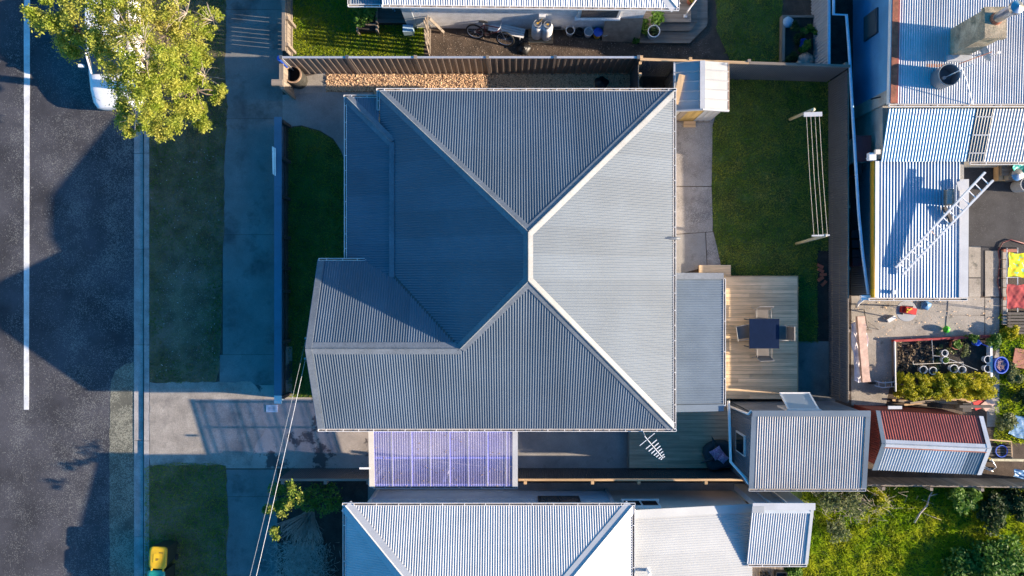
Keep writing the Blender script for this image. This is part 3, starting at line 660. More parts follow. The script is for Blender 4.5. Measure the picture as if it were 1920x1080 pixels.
# ------------------------------------------------------------------ walls and fences of ribbed steel
def corr_wall(p0, p1, z0, z1, m, parent, name='panel', pitch=.0762, amp=.009, cover=.762, seg=6, trap=False):
    p0 = Vector((p0[0], p0[1], 0)); p1 = Vector((p1[0], p1[1], 0)); d = p1 - p0; L = d.length; d /= L; n = Vector((-d.y, d.x, 0)); x = 0
    za = z0 if isinstance(z0, tuple) else (z0, z0); zb = z1 if isinstance(z1, tuple) else (z1, z1)
    while x < L - .01:
        xe = min(x + cover, L); vs = []
        xs = list(np.arange(x, xe - 1e-6, pitch / seg)) + [xe]
        if trap:
            xs = []; q = x
            while q < xe: xs += [q, q + pitch * .62, q + pitch * .70, q + pitch * .92]; q += pitch
            xs = [a for a in xs if a < xe] + [xe]
        for a in xs:
            f = (a / pitch) % 1.0
            hh = amp * math.sin(2 * math.pi * f) if not trap else (amp if .66 < f < .96 else 0)
            g = a / L; vs += [p0 + d * a + n * hh + Vector((0, 0, za[0] + (za[1] - za[0]) * g)), p0 + d * a + n * hh + Vector((0, 0, zb[0] + (zb[1] - zb[0]) * g))]
        k = len(vs) // 2
        MB().add(vs, [(2 * i, 2 * i + 2, 2 * i + 3, 2 * i + 1) for i in range(k - 1)]).build(name, m, parent, smooth=not trap)
        x = xe
# north fence: brown-grey ribbed panels between steel posts
YF = 7.50; FH = 1.86
nf = T('steel_fence', 'brown-grey ribbed steel fence with pale top rail behind the woodchip bed', 'fence', (-1.5, YF, 0))
px = [527, 651, 779, 914, 1041, 1197]; xs = [(u - 960) * K(FH) for u in px]
for a, b in zip(xs[:-1], xs[1:]):
    corr_wall((b - .03, YF), (a + .03, YF), .03, FH - .02, M['fencesteel'], nf, 'panel', .215, .035, b - a - .06, trap=True)
    MB().bb(a + .04, b - .04, YF - .035, YF + .03, FH - .03, FH + .02).build('top_rail', M['alu'], nf)
for i, x in enumerate(xs):
    MB().bb(x - .04, x + .04, YF - .05, YF + .045, 0, FH + .03).build('post', M['fencesteel'] if i else M['alu'], nf)
    pbox('post_cap', (.1, .115, .02), M['t_grey_x'] if i in (2, 3) else M['greysteel'], nf, (x, YF, FH + .042))
MB().lathe((xs[0] - .1, YF + .02, 0), [(.09, 0), (.09, 1.7), (.0, 1.73)], 14).build('drain_pipe', M['blue'], nf)
# woodchips
P = rng.uniform((W(612, 0)[0], YN - .3), (W(1190, 0)[0], YF - .06), (26000, 2)); P = P[P[:, 0] < W(1190, 0)[0]]
P = P[(P[:, 1] > 6.87) | (P[:, 0] > -4.8)]; n = len(P); a = rng.uniform(0, 6.28, n); L = rng.uniform(.014, .036, n); wv = rng.uniform(.007, .015, n); tz = rng.normal(0, .35, n)
dx = np.stack([np.cos(a), np.sin(a), tz], 1) * L[:, None]; dy = np.stack([-np.sin(a), np.cos(a), rng.normal(0, .4, n)], 1) * wv[:, None]
ctr = np.concatenate([P, (.025 + rng.uniform(0, .03, n))[:, None]], 1)
V = np.stack([ctr - dx - dy, ctr + dx - dy, ctr + dx + dy, ctr - dx + dy], 1).reshape(-1, 3)
M['chip'] = mat('fresh_wood_chip', (.68, .46, .28), .85, 0, .25, 22, 60, .35)
kindof(npmesh('woodchips', V, np.arange(n * 4).reshape(-1, 4), M['chip'], k=4), 'fresh orange woodchips spread along the foot of the steel fence', 'woodchips', None, 'stuff')
def bag(u, v, s, lb, m=None, z=.02, name='rubbish_bag'):
    o = blob([(0, sq(.55, 2)), (.15, sq(.75, 2.4, .3)), (.35, sq(.7, 2.2, .8)), (.5, sq(.4, 2.5)), (.62, sq(.12, 2)), (.75, sq(.17, 3))], 18)
    o.v = [(x * (1 + .15 * math.sin(9 * x + 5 * z)), y * (1 + .15 * math.sin(8 * y + 3 * x)), z_) for x, y, z_ in o.v for z in (z_,)]
    o.v = [(x * s, y * s, z_ * s) for x, y, z_ in o.v]
    q = o.build(name, m or M['black'], None, True, top=(lb, 'bag')); q.location = W(u, v, z); return q
bag(1128, 156, .3, 'black rubbish bag lying on the shaded woodchips', z=.03)
# screen closing off the woodchip bed
sf = T('bin_screen', 'dark corrugated screen with rough timber posts at the end of the woodchip bed', 'screen', (W(1197, 0, 1.75)[0], 6.8, 0))
xsn = W(1198, 0, 1.75)[0]
corr_wall((xsn - .03, YF - .08), (xsn - .03, 6.12), .02, 1.75, M['darksteel'], sf)
for v in (118, 139, 166): MB().box((xsn + .05, (540 - v) * K(1.7), .86), (.09, .09, 1.72)).build('post', M['t_new_y'], sf)
for z in (.5, 1.6): MB().bb(xsn - .01, xsn + .015, 6.12, YF - .06, z - .05, z + .05).build('rail', M['t_grey_y'], sf)
# north-east fence (grey corrugated, timber capping) and east fence
A = W(1200, 113, FH - .03); B = W(1592, 126, FH - .03); A.z = B.z = 0
ef = T('corrugated_fence', 'grey corrugated fence with orange timber capping behind the garden shed and lawn', 'fence', (A + B) / 2)
corr_wall(B, A, .02, FH - .04, M['greysteel'], ef, amp=.010)
d = (B - A).normalized(); nn = Vector((-d.y, d.x, 0)); L = (B - A).length
for i, (f0, f1, mm) in enumerate(((0, .30, 't_new_x'), (.30, .52, 't_new_x'), (.52, 1.005, 't_grey_x'))):
    MB().beam(A + d * L * f0 + nn * .03 + Vector((0, 0, FH - .02)), A + d * (L * f1 - .006) + nn * .03 + Vector((0, 0, FH - .02)), .085, .045).build('capping', M[mm], ef)
for f in (0.005, .24, .52, .76, .985): q = A + d * L * f + nn * .09; MB().box((q.x, q.y, FH / 2), (.1, .1, FH + .06), math.atan2(d.y, d.x)).build('post', M['t_new_x'] if f < .5 else M['t_grey_x'], ef)
for z in (.4, 1.2): MB().beam(A + nn * .035 + Vector((0, 0, z)), B + nn * .035 + Vector((0, 0, z)), .04, .09).build('rail', M['t_grey_x'], ef)
e0 = Vector((11.03, B.y, 0)); e1 = W(1600, 748, 1.6); e1.z = 0
XEF = 11.03; EH = 1.56
eg = T('corrugated_fence', 'long grey corrugated steel fence dividing the lawn from the neighbours passage', 'fence', (XEF, 2, 0))
corr_wall((XEF, e0.y - .02), (XEF + .03, -3.80), .0, EH, M['greysteel'], eg, amp=.011)
for z in (.3, .9, 1.5): MB().bb(XEF + .02, XEF + .06, -3.75, e0.y - .1, z - .045, z + .045).build('rail', M['t_grey_y'], eg)
for k in range(6): MB().box((XEF + .1, e0.y - .4 - k * 2.05, EH / 2 - .05), (.09, .09, EH - .1)).build('post', M['t_grey_z'], eg)
# south fence
SY = -6.29; SH = 1.5
def southfence(u0, u1, lb, capm, mface, posts):
    x0, x1 = (u0 - 960) * K(SH), (u1 - 960) * K(SH)
    f = T('dark_fence', lb, 'fence', ((x0 + x1) / 2, SY, 0))
    corr_wall((x0, SY), (x1, SY), .0, SH - .03, mface, f, 'panel', .0762, .008)
    n_ = max(1, round((x1 - x0) / 2.4))
    for k in range(n_):
        a, b = x0 + (x1 - x0) * k / n_, x0 + (x1 - x0) * (k + 1) / n_
        MB().beam((a, SY - .035, SH - .01), (b - .005, SY - .035, SH - .01), .075, .045).build('capping', capm, f)
    for u in posts: MB().box(((u - 960) * K(SH), SY - .13, SH / 2 + .01), (.1, .1, SH + .02)).build('post', capm, f)
    for z in (.35, 1.1): MB().bb(x0, x1, SY - .06, SY - .02, z - .045, z + .045).build('rail', M['t_grey_x'], f)
southfence(972, 1398, 'dark corrugated fence with pale pine capping along the weathered deck', M['t_new_x'], M['darksteel'], (985, 1111, 1198, 1324))
southfence(524, 700, 'dark corrugated fence with grey capping beside the driveway and shrub', M['t_grey_x'], M['darksteel'], (530, 610, 690))
# front fence: low, blue painted, wide capping, braced on the lawn side
ff = T('front_fence', 'low blue-painted timber front fence with a flat cap along the footpath', 'fence', (-7.95, .9, 0))
FF = 1.0; fx0, fx1 = W(514, 0, FF)[0], W(528, 0, FF)[0]; fya, fyb = W(0, 757, FF)[1], W(0, 219, FF)[1]
for k in range(4):
    a = fya + .28 + (fyb - fya - .28) * k / 4; b = fya + .28 + (fyb - fya - .28) * (k + 1) / 4
    pbox('cap_board', (fx1 - fx0, b - a - .004, .035), M['bluepaint'], ff, ((fx0 + fx1) / 2, (a + b) / 2, FF - .017))
pbox('lit_cap_end', (fx1 - fx0, .27, .035), M['white'], ff, ((fx0 + fx1) / 2, fya + .138, FF - .015))  # white colour paints the sunlit tip of the blue cap
y = fya + .03; k = 0
while y + .14 < fyb: pbox('paling', (.022, .138, FF - .05), M['bluepaint'], ff, ((fx0 + fx1) / 2 - .03, y + .07, FF / 2 - .01)); y += .145
for v in (232, 300, 371, 445, 503, 546, 640, 742): yy = W(0, v, .5)[1]; MB().box((fx1 - .02, yy, .46), (.12, .1, .92)).build('post', M['t_dark'], ff)
for z in (.25, .78): MB().bb((fx0 + fx1) / 2 - .018, (fx0 + fx1) / 2 + .03, fya + .05, fyb - .02, z - .045, z + .045).build('rail', M['t_dark'], ff)
sg = T('letterbox_panel', 'plain white board leaning out from the front fence cap over the footpath', 'sign board', W(517, 302, 0))
a, b = W(517, 278, 1.04), W(517, 330, 1.04); c_, d_ = W(510, 274, .93), W(511, 326, .93)
MB().add([a, b, d_, c_] + [p + Vector((0, 0, -.02)) for p in (a, b, d_, c_)], [(3, 2, 1, 0), (4, 5, 6, 7), (0, 1, 5, 4), (1, 2, 6, 5), (2, 3, 7, 6), (3, 0, 4, 7)]).build('board', M['white_plastic'], sg)
for yy in (a.y - .1, b.y + .1): MB().beam((fx0 - .1, yy, .93), (fx0 + .03, yy, .93), .03, .03).build('bracket', M['grey_plastic'], sg)
# pedestrian gate, letterbox and fence stub beside the drum
gt = T('timber_fence_stub', 'short grey timber fence return with letterbox, next to the black drum', 'fence', (-7.6, 7.1, 0))
for k in range(6): pbox('paling', (.03, .12, 1.38), M['t_grey_z'], gt, (-7.62, 6.72 + .125 * k, .69))
MB().bb(-7.70, -7.56, 6.64, 7.42, 1.38, 1.42).build('cap_board', M['t_grey_y'], gt)
MB().box((-7.6, 6.62, .72), (.1, .1, 1.44)).build('post', M['t_grey_z'], gt)
MB().box(W(521, 156, 1.35), (.36, .2, .22)).build('letterbox', M['t_grey_x'], gt)
dr = T('drum', 'rusty-rimmed black steel drum standing open beside the steel fence', 'drum', W(562, 151, 0))
q = W(562, 152, 0)
MB().lathe(q, [(.28, 0), (.29, .02), (.285, .28), (.295, .3), (.285, .32), (.285, .56), (.295, .58), (.285, .6), (.285, .86)], 26, None, True).build('shell', M['drum'], dr, 'auto')
MB().lathe(q + Vector((0, 0, .8)), [(.285, -.02), (.30, .07), (.30, .09), (.255, .09), (.25, .05)], 26, None, True).build('rim', M['rimrust'], dr, 'auto'); MB().lathe(q + Vector((0, 0, .8)), [(.252, .055), (.25, -.3), (.0, -.3)], 26, None, True).build('black_lining', M['lining_black'], dr, 'auto')  # inside of the drum coloured near black

# ------------------------------------------------------------------ white house to the south
sh = T('house', 'house with pale corrugated hip roof, weatherboard wall and low white extension, along the dark fence', 'house', (-.7, -11, 0))
z0 = 3.0; tp = .42; xw, xe, yn = -5.16, 3.72, -6.76; rn = (xe - xw) / 2; xm = (xe + xw) / 2; ys = yn - 2 * rn - 1.0
n1, n2 = Vector((xw, yn, z0)), Vector((xe, yn, z0)); s1, s2 = Vector((xw, ys, z0)), Vector((xe, ys, z0)); r1, r2 = Vector((xm, yn - rn, z0 + rn * tp)), Vector((xm, ys + rn, z0 + rn * tp))
fn = [n1, n2, r1]; fe = [n2, s2, r2, r1]; fw = [n1, r1, r2, s1]; fs = [s1, s2, r2]
for f, dwn in ((fn, (0, 1)), (fe, (1, 0)), (fw, (-1, 0)), (fs, (0, -1))): corr(f, dwn, M['whitesteel'], sh)
for A_, B_, f1, f2 in ((n1, r1, fn, fw), (n2, r1, fn, fe), (r1, r2, fw, fe), (s1, r2, fs, fw), (s2, r2, fs, fe)): cap(A_, B_, f1, f2, .22, M['whitesteel'], sh)
gutter((xw - .1, yn + .05, z0 + .02), (xe + .1, yn + .05, z0 + .02), sh, M['white'], step=.72); gutter((xw - .05, yn, z0 + .02), (xw - .05, ys, z0 + .02), sh, M['white'], step=1.2); gutter((xe + .05, yn, z0 + .02), (xe + .05, ys, z0 + .02), sh, M['white'], step=1.2)
wy = -7.02; wx0, wx1 = -4.72, 3.35
MB().bb(wx0, wx1, ys + .4, wy - .03, 0, z0 - .02).build('wall', M['bluewhite'], sh)
k = 0; z = .25
while z < 2.8: pbox('weatherboard', (wx1 - wx0 + .02, .03, .155), M['bluewhite'], sh, ((wx0 + wx1) / 2, wy - .018, z), (R(-7), 0, 0)); z += .15
pbox('corner_board', (.1, .05, 2.9), M['bluewhite'], sh, (wx1 - .05, wy + .01, 1.47)); pbox('corner_board', (.1, .05, 2.9), M['bluewhite'], sh, (wx0 + .05, wy + .01, 1.47))
wn = MB().bb(W(1010, 0, 2.0)[0], W(1090, 0, 2.0)[0], wy - .01, wy + .05, 1.05, 2.3).build('window', M['darksteel'], sh)
xa_, xb_ = W(1013, 0, 2.0)[0] + .03, W(1088, 0, 2.0)[0] - .03; xc_ = (xa_ + xb_) / 2
for a, b in ((xa_, xc_ - .02), (xc_ + .02, xb_)): MB().bb(a, b, wy + .045, wy + .058, 1.12, 2.24).build('pane', M['paleglass'], wn)
# extension
ex0, ex1, ey0, ey1 = 3.78, 7.72, -13, -7.07; ez0, ez1 = 2.88, 2.16
ext = [Vector((ex0, ey1 - .05, ez0)), Vector((ex1, ey1 - .05, ez1)), Vector((ex1, ey0, ez1)), Vector((ex0, ey0, ez0))]
M['palesteel'] = mat('chalky_white_steel', (.37, .385, .39), .5, 0, .06, 1, 30, .04, objvar=.05)
corr(ext, (1, 0), M['palesteel'], sh, 'extension_sheet')
MB().beam((ex0 - .05, ey1 + .02, ez0 + .03), (ex1, ey1 + .02, ez1 + .03), .26, .02).build('parapet_flashing', M['palesteel'], sh)
mb = MB().add([(wx1, ey1, 0), (ex1 - .02, ey1, 0), (ex1 - .02, ey1, ez1), (ex0 - .43, ey1, ez0), (wx1, ey1 - .15, 0), (ex1 - .02, ey1 - .15, 0), (ex1 - .02, ey1 - .15, ez1 - .03), (ex0 - .43, ey1 - .15, ez0 - .03)], [(3, 2, 1, 0), (4, 5, 6, 7), (0, 1, 5, 4), (1, 2, 6, 5), (2, 3, 7, 6), (3, 0, 4, 7)])
mb.build('extension_wall', M['cream'], sh)
MB().bb(ex1 - .15, ex1 - .02, ey0, ey1 - .16, 0, ez1 - .04).build('extension_end_wall', M['cream'], sh)
wn = MB().bb(W(1168, 0, 1.9)[0], W(1237, 0, 1.9)[0], ey1 + .0, ey1 + .07, 1.5, 2.15).build('window', M['white'], sh)
xa_, xb_ = W(1171, 0, 1.9)[0], W(1234, 0, 1.9)[0]; xc_ = (xa_ + xb_) / 2
for a, b in ((xa_ + .02, xc_ - .03), (xc_ + .03, xb_ - .02)): MB().bb(a, b, ey1 + .06, ey1 + .078, 1.57, 2.08).build('pane', M['glass'], wn)
pbox('window_sill', (xb_ - xa_ + .16, .12, .04), M['white'], sh, (xc_ + .03, ey1 + .05, 1.47))
vp = W(1213, 1067, 2.75)
MB().tube([vp + Vector((0, 0, -.1)), vp + Vector((0, 0, .35)), vp + Vector((.02, -.02, .42))], .05, 12).lathe(vp + Vector((0, 0, .0)), [(.13, 0), (.06, .06)], 14).build('vent_pipe', M['white_plastic'], sh, 'auto')
# rear porch roof
qx0, qx1, qy1, qy0 = 7.5, 9.42, -6.74, -8.82; qz1, qz0 = 2.88, 2.28
por = [Vector((qx0, qy1, qz1)), Vector((qx1, qy1, qz1)), Vector((qx1, qy0, qz0)), Vector((qx0, qy0, qz0))]
corr(por, (0, -1), M['whitesteel'], sh, 'porch_sheet')
flashing((qx0, qy1 - .07, qz1 + .03), (qx1 + .03, qy1 - .07, qz1 + .03), .22, M['whitesteel'], sh); flashing((qx1 - .05, qy1, qz1 + .03), (qx1 - .02, qy0, qz0 + .03), .10, M['whitesteel'], sh)
flashing((qx0 - .02, qy1 - .16, qz1 + .04), (qx0 + .35, qy1 - .16, qz1 + .04), .2, M['palesteel'], sh)
gutter((qx0 + .05, qy0 - .05, qz0 + .01), (qx1, qy0 - .05, qz0 + .01), sh, M['white'], step=.9)
MB().bb(7.75, qx1 - .1, qy1 - .3, qy1 - .1, 0, qz1 - .04).build('porch_wall', M['bluewhite'], sh); MB().bb(qx1 - .22, qx1 - .1, qy0 + .2, qy1 - .3, 0, 2.25).build('porch_side_wall', M['bluewhite'], sh)
for x in (8.15, 8.65): MB().tube([(x, qy1 - .05, 0), (x, qy1 - .05, 2.8)], .045, 8).build('downpipe', M['grey_plastic'], sh)
pd = T('porch_deck', 'brown timber porch deck below the white corrugated porch roof', 'deck', (8.3, -9.8, 0))
a, b = W(1411, 1050, .4), W(1470, 1200, .4); k = 0; x = a.x
while x + .1 < b.x: pbox('plank', (.095, a.y + .5 - b.y, .03), M['t_grey_y'], pd, (x + .05, (a.y + .5 + b.y) / 2, .4)); x += .102
MB().bb(a.x, b.x, b.y, a.y, 0.01, .37).build('joist_frame', M['t_dark'], pd)
for u, v, rz, lb in ((1432, 1074, 10, 'dark grey boots left on the brown porch deck'), (1461, 1077, 80, 'black crate on the end of the brown porch deck')):
    o = T('boots' if 'boots' in lb else 'crate', lb, 'boots' if 'boots' in lb else 'crate', W(u, v, .415)); q = W(u, v, .415)
    if 'boots' in lb:
        for s in (-.09, .09): MB().lathe(q + Vector((s, 0, 0)), [(.05, 0), (.06, .04), (.055, .2), (.06, .3), (.045, .3), (.04, .1)], 12).box(q + Vector((s, -.09, .04)), (.09, .16, .08)).build('boot', M['black'], o)
    else:
        for s in (-1, 1): MB().box(q + Vector((s * .18, 0, .13)), (.02, .3, .24)).box(q + Vector((0, s * .15, .13)), (.34, .02, .24)).build('crate_side', M['black'], o)
        MB().box(q + Vector((0, 0, .02)), (.34, .28, .02)).build('crate_floor', M['black'], o)
# ------------------------------------------------------------------ charcoal shed
cs = T('shed', 'charcoal corrugated shed with flat silver-lined roof, at the corner of the decks', 'shed', (9.4, -5.1, 0))
kx0, kx1, ky1, ky0 = 7.52, 11.22, -3.88, -6.36; kz1, kz0 = 2.76, 2.46
corr([Vector((kx0 + .1, ky1 - .05, kz1)), Vector((kx1 - .1, ky1 - .05, kz1)), Vector((kx1 - .1, ky0, kz0)), Vector((kx0 + .1, ky0, kz0))], (0, -1), M['shed_iron'], cs, amp=.0125)
for p, q in (((kx0 + .06, ky1, kz1), (kx0 + .06, ky0, kz0)), ((kx1 - .06, ky1, kz1), (kx1 - .06, ky0, kz0))): flashing(Vector(p) + Vector((0, 0, .03)), Vector(q) + Vector((0, 0, .03)), .15, M['slate_light'], cs)
flashing((kx0, ky1 - .05, kz1 + .042), (kx1, ky1 - .05, kz1 + .042), .19, M['slate_light'], cs)
gutter((kx0, ky0 - .05, kz0 + .01), (kx1, ky0 - .05, kz0 + .01), cs, M['whitesteel'], step=1)
corr_wall((kx0 + .05, ky0 + .04), (kx0 + .05, ky1 - .06), .05, (kz0 - .05, kz1 - .03), M['slate_cap'], cs, 'wall_sheet', amp=.009)
corr_wall((kx0 + .06, ky1 - .05), (kx1 - .06, ky1 - .05), .05, kz1 - .03, M['slate_cap'], cs, 'wall_sheet')
corr_wall((kx1 - .05, ky1 - .06), (kx1 - .05, ky0 + .04), .05, (kz1 - .03, kz0 - .05), M['slate_cap'], cs, 'wall_sheet'); corr_wall((kx1 - .06, ky0 + .05), (kx0 + .06, ky0 + .05), .05, kz0 - .05, M['slate_cap'], cs, 'wall_sheet')
wv_ = MB().bb(kx0 - .0, kx0 + .06, W(0, 851, 1.5)[1], W(0, 812, 1.5)[1], 1.0, 1.95).build('window', M['white'], cs)
MB().bb(kx0 - .012, kx0 - .002, W(0, 848, 1.5)[1], W(0, 815, 1.5)[1], 1.08, 1.88).build('pane', M['glass'], wv_)
# awning window pushed open on the lawn side
xa_, xb_ = W(1477, 0, 2.25)[0], W(1536, 0, 2.25)[0]
hinge = Vector((0, ky1 - .02, 2.28)); low = Vector((0, ky1 + .42, 1.45)); dd = low - hinge
aw = MB(); fr = .055
for x in (xa_ + fr / 2, xb_ - fr / 2): aw.beam((x, hinge.y, hinge.z), (x, low.y, low.z), fr, .04)
for f in (.03, .97): aw.beam((xa_, hinge.y + dd.y * f, hinge.z + dd.z * f), (xb_, hinge.y + dd.y * f, hinge.z + dd.z * f), .06, .05)
wo = aw.build('awning_window', M['white'], cs)
mp = hinge + dd * .5; MB().box((0, 0, 0), (xb_ - xa_ - .08, dd.length - .1, .012), 0, Matrix.Rotation(math.atan2(dd.z, dd.y), 3, 'X'))
ang = math.atan2(dd.z, dd.y); MB().box(((xa_ + xb_) / 2, mp.y, mp.z), (xb_ - xa_ - .08, dd.length - .08, .012), 0, Matrix.Rotation(ang, 3, 'X')).build('pane', M['frosted'], wo)
MB().bb(xa_ - .05, xb_ + .05, ky1 - .06, ky1 + .0, 1.4, 2.33).build('window_frame', M['white'], cs)
MB().tube([(kx0 + .02, ky1 + .02, 2.66), (kx0 - .06, ky1 - .1, 2.6), (kx0 - .09, ky1 - .15, .9), (kx0 - .09, ky1 - .15, .1)], .04, 8).build('downpipe', M['white'], cs, True)
dp = [W(1366, 752, 2.2), W(1368, 800, 2.2), W(1370, 866, 2.25), W(1396, 895, 2.35), W(1402, 905, 2.38), W(1408, 909, 2.40)]
MB().tube(dp, .045, 8).build('downpipe', M['white'], cs, True)
# ------------------------------------------------------------------ red shed
rs = T('shed', 'old gabled shed with one red painted and one bare silver roof slope', 'shed', (13.5, -5, 0))
A1, A2 = Vector((11.80, -4.93, 2.5)), Vector((15.08, -5.08, 2.5)); N1, N2 = Vector((11.88, -3.97, 1.93)), Vector((15.16, -4.15, 1.93)); S1, S2 = Vector((11.76, -5.90, 1.93)), Vector((15.10, -6.05, 1.93))
dn = (N1 - A1); fr_ = [A1, A2, N2, N1]; fs_ = [A1, A2, S2, S1]
corr(fr_, (.05, 1), M['redsteel'], rs, amp=.011, pitch=.085, cover=.68)
corr(fs_, (-.02, -1), M['galv'], rs, amp=.011, pitch=.085, cover=.68, mats=[M['galv'], M['galv'], M['galv'], M['galv_rust'], M['slate_light']])
cap(A1, A2, fr_, fs_, .13, M['galv'], rs); flashing(A1 + Vector((0, -.13, -.05)), A2 + Vector((0, -.13, -.05)), .05, M['rust'], rs, 'rusty_edge')
for p, q in ((A1, N1), (A1, S1)): flashing(p + Vector((-.03, 0, .03)), q + Vector((-.03, 0, .03)), .14, M['slate_light'], rs, 'barge_flashing')
for p, q in ((A2, N2), (A2, S2)): flashing(p + Vector((.03, 0, .03)), q + Vector((.03, 0, .03)), .14, M['galv'], rs, 'barge_flashing')
MB().beam(N1 + Vector((.3, .1, .02)), N1 + Vector((.75, .1, .01)), .1, .04).build('eave_board', M['whitesteel'], rs)
corr_wall((11.93, -5.8), (11.93, -4.05), .02, 1.95, M['redsteel'], rs, 'wall_sheet'); corr_wall((11.95, -4.08), (15.0, -4.22), .02, 1.86, M['redsteel'], rs, 'wall_sheet')
corr_wall((15.0, -4.22), (15.0, -5.95), .02, 1.95, M['galv'], rs, 'wall_sheet'); corr_wall((15.0, -5.95), (11.93, -5.8), .02, 1.86, M['galv'], rs, 'wall_sheet')
MB().add([(11.93, -5.8, 1.9), (11.93, -4.05, 1.9), (11.93, -4.93, 2.42), (11.96, -5.8, 1.9), (11.96, -4.05, 1.9), (11.96, -4.93, 2.42)], [(0, 2, 1), (3, 4, 5), (0, 1, 4, 3), (1, 2, 5, 4), (2, 0, 3, 5)]).build('gable_wall', M['greysteel'], rs)
# paling fence behind the sheds
pf = T('paling_fence', 'weathered paling fence behind the sheds, edged by weeds', 'fence', (14.5, -6.62, 0))
x = 11.2; y0_ = -6.58; k = 0
while x < 18.2: pbox('paling', (.145, .02, 1.05 + .04 * ((k * 7) % 3)), M['t_grey_z'], pf, (x, y0_ - .012 * (x - 11), .55 + .02 * ((k * 7) % 3)), (0, 0, R(random.uniform(-2, 2)))); x += .152; k += 1
for z in (.3, .95): MB().beam((11.15, y0_ - .05, z), (18.2, y0_ - .13, z), .05, .08).build('rail', M['t_grey_x'], pf)
for x in (12.4, 14.0, 15.7, 17.4): MB().box((x, y0_ - .1 - .012 * (x - 11), .6), (.1, .1, 1.2)).build('post', M['t_grey_z'], pf)
# ------------------------------------------------------------------ north neighbour: house edge, yard
nh = T('house', 'white stucco house with pale corrugated roof above the dirt yard', 'house', (.5, 12, 0))
ez = 2.92; tl_ = -.011                      # the house sits slightly askew
def ny(x, y): return y + (x + 4) * tl_
p1, p2 = Vector((-4.05, 8.83, ez)), Vector((5.12, ny(5.12, 8.83), ez)); r = 4.4; t_ = .42
q1, q2 = Vector((-4.05 + .01, 13.2, ez + 4.4 * t_)), Vector((5.12 - r, 13.1, ez + 4.4 * t_))
fS_ = [p1, p2, q2, q1]; fE_ = [p2, Vector((5.22, 17.5, ez)), q2]
corr(fS_, (0, -1), M['galv'], nh); corr(fE_, (1, 0), M['galv'], nh); corr([q1, q2, Vector((5.22, 17.5, ez)), Vector((-4, 17.6, ez))], (0, 1), M['galv'], nh)
cap(p2, q2, fS_, fE_, .2, M['whitesteel'], nh)
gutter(p1 + Vector((0, -.05, .02)), p2 + Vector((.08, -.05, .02)), nh, M['white'], step=.48); gutter(p2 + Vector((.05, 0, .02)), Vector((5.25, 14, ez + .02)), nh, M['white'], step=.8)
lo = [Vector((-5.08, 8.92, 2.72)), Vector((-4.07, 8.92, 2.72)), Vector((-4.07, 13, 2.9)), Vector((-5.08, 13, 2.9))]
corr(lo, (0, -1), M['slate_light'], nh, 'verandah_sheet'); gutter((-5.15, 8.87, 2.74), (-4.1, 8.87, 2.74), nh, M['white'], step=2); gutter((-5.12, 8.9, 2.74), (-5.12, 13, 2.74), nh, M['white'], step=2)
wyn = 9.08
MB().add([(-3.45, wyn, 0), (4.35, ny(4.35, wyn), 0), (4.35, 16, 0), (-3.45, 16, 0), (-3.45, wyn, ez - .02), (4.35, ny(4.35, wyn), ez - .02), (4.35, 16, ez - .02), (-3.45, 16, ez - .02)], [(3, 2, 1, 0), (4, 5, 6, 7), (0, 1, 5, 4), (1, 2, 6, 5), (2, 3, 7, 6), (3, 0, 4, 7)]).build('wall', M['stucco'], nh)
MB().bb(-3.62, -3.3, wyn - .02, wyn + .4, 0, 2.8).build('corner_pier', M['bluewhite'], nh); MB().bb(-3.75, -3.4, wyn - .28, wyn - .04, 0, .45).build('corner_block', M['paleblue'], nh)
wn = MB().bb(W(1085, 0, 2)[0], W(1165, 0, 2)[0], ny(2, wyn) - .07, ny(2, wyn) + .05, 1.35, 2.45).build('window', M['white'], nh); MB().bb(W(1091, 0, 2)[0], W(1160, 0, 2)[0], ny(2, wyn) - .085, ny(2, wyn) - .06, 1.45, 2.38).build('pane', M['paleglass'], nh if False else wn)
MB().bb(W(1083, 0, 2)[0] - .04, W(1166, 0, 2)[0] + .04, ny(2, wyn) - .13, ny(2, wyn), 1.27, 1.34).build('window_sill', M['stucco'], nh)
MB().box((1.53, ny(1.5, wyn) - .03, .28), (.32, .05, .14)).build('wall_vent', M['darksteel'], nh)
# dark verandah floor, planter and chair
vf = T('verandah_deck', 'dark painted verandah deck with a chair, beside the leafy planter', 'deck', (-4.2, 9.6, 0))
for k in range(14): pbox('plank', (1.55, .135, .03), M['t_dark'], vf, (-4.35, 9.22 + .14 * k, .3))
MB().bb(-5.1, -3.62, 9.18, 11.1, .0, .28).build('joist_frame', M['t_dark'], vf)
vc = T('verandah_chair', 'pale blue chair standing on the dark verandah deck', 'chair', (-3.95, 9.75, .31))
MB().box((-3.98, 9.78, .70), (.46, .44, .05), R(30)).build('seat', M['paleblue'], vc); MB().box((-3.85, 10.0, .95), (.46, .05, .5), R(-30)).build('backrest', M['paleblue'], vc)
for a in (0, 1, 2, 3): MB().tube([(-3.98 + .24 * math.cos(R(75 + 90 * a)), 9.78 + .24 * math.sin(R(75 + 90 * a)), .31), (-3.98 + .2 * math.cos(R(75 + 90 * a)), 9.78 + .2 * math.sin(R(75 + 90 * a)), .68)], .018, 6).build('leg', M['paleblue'], vc)
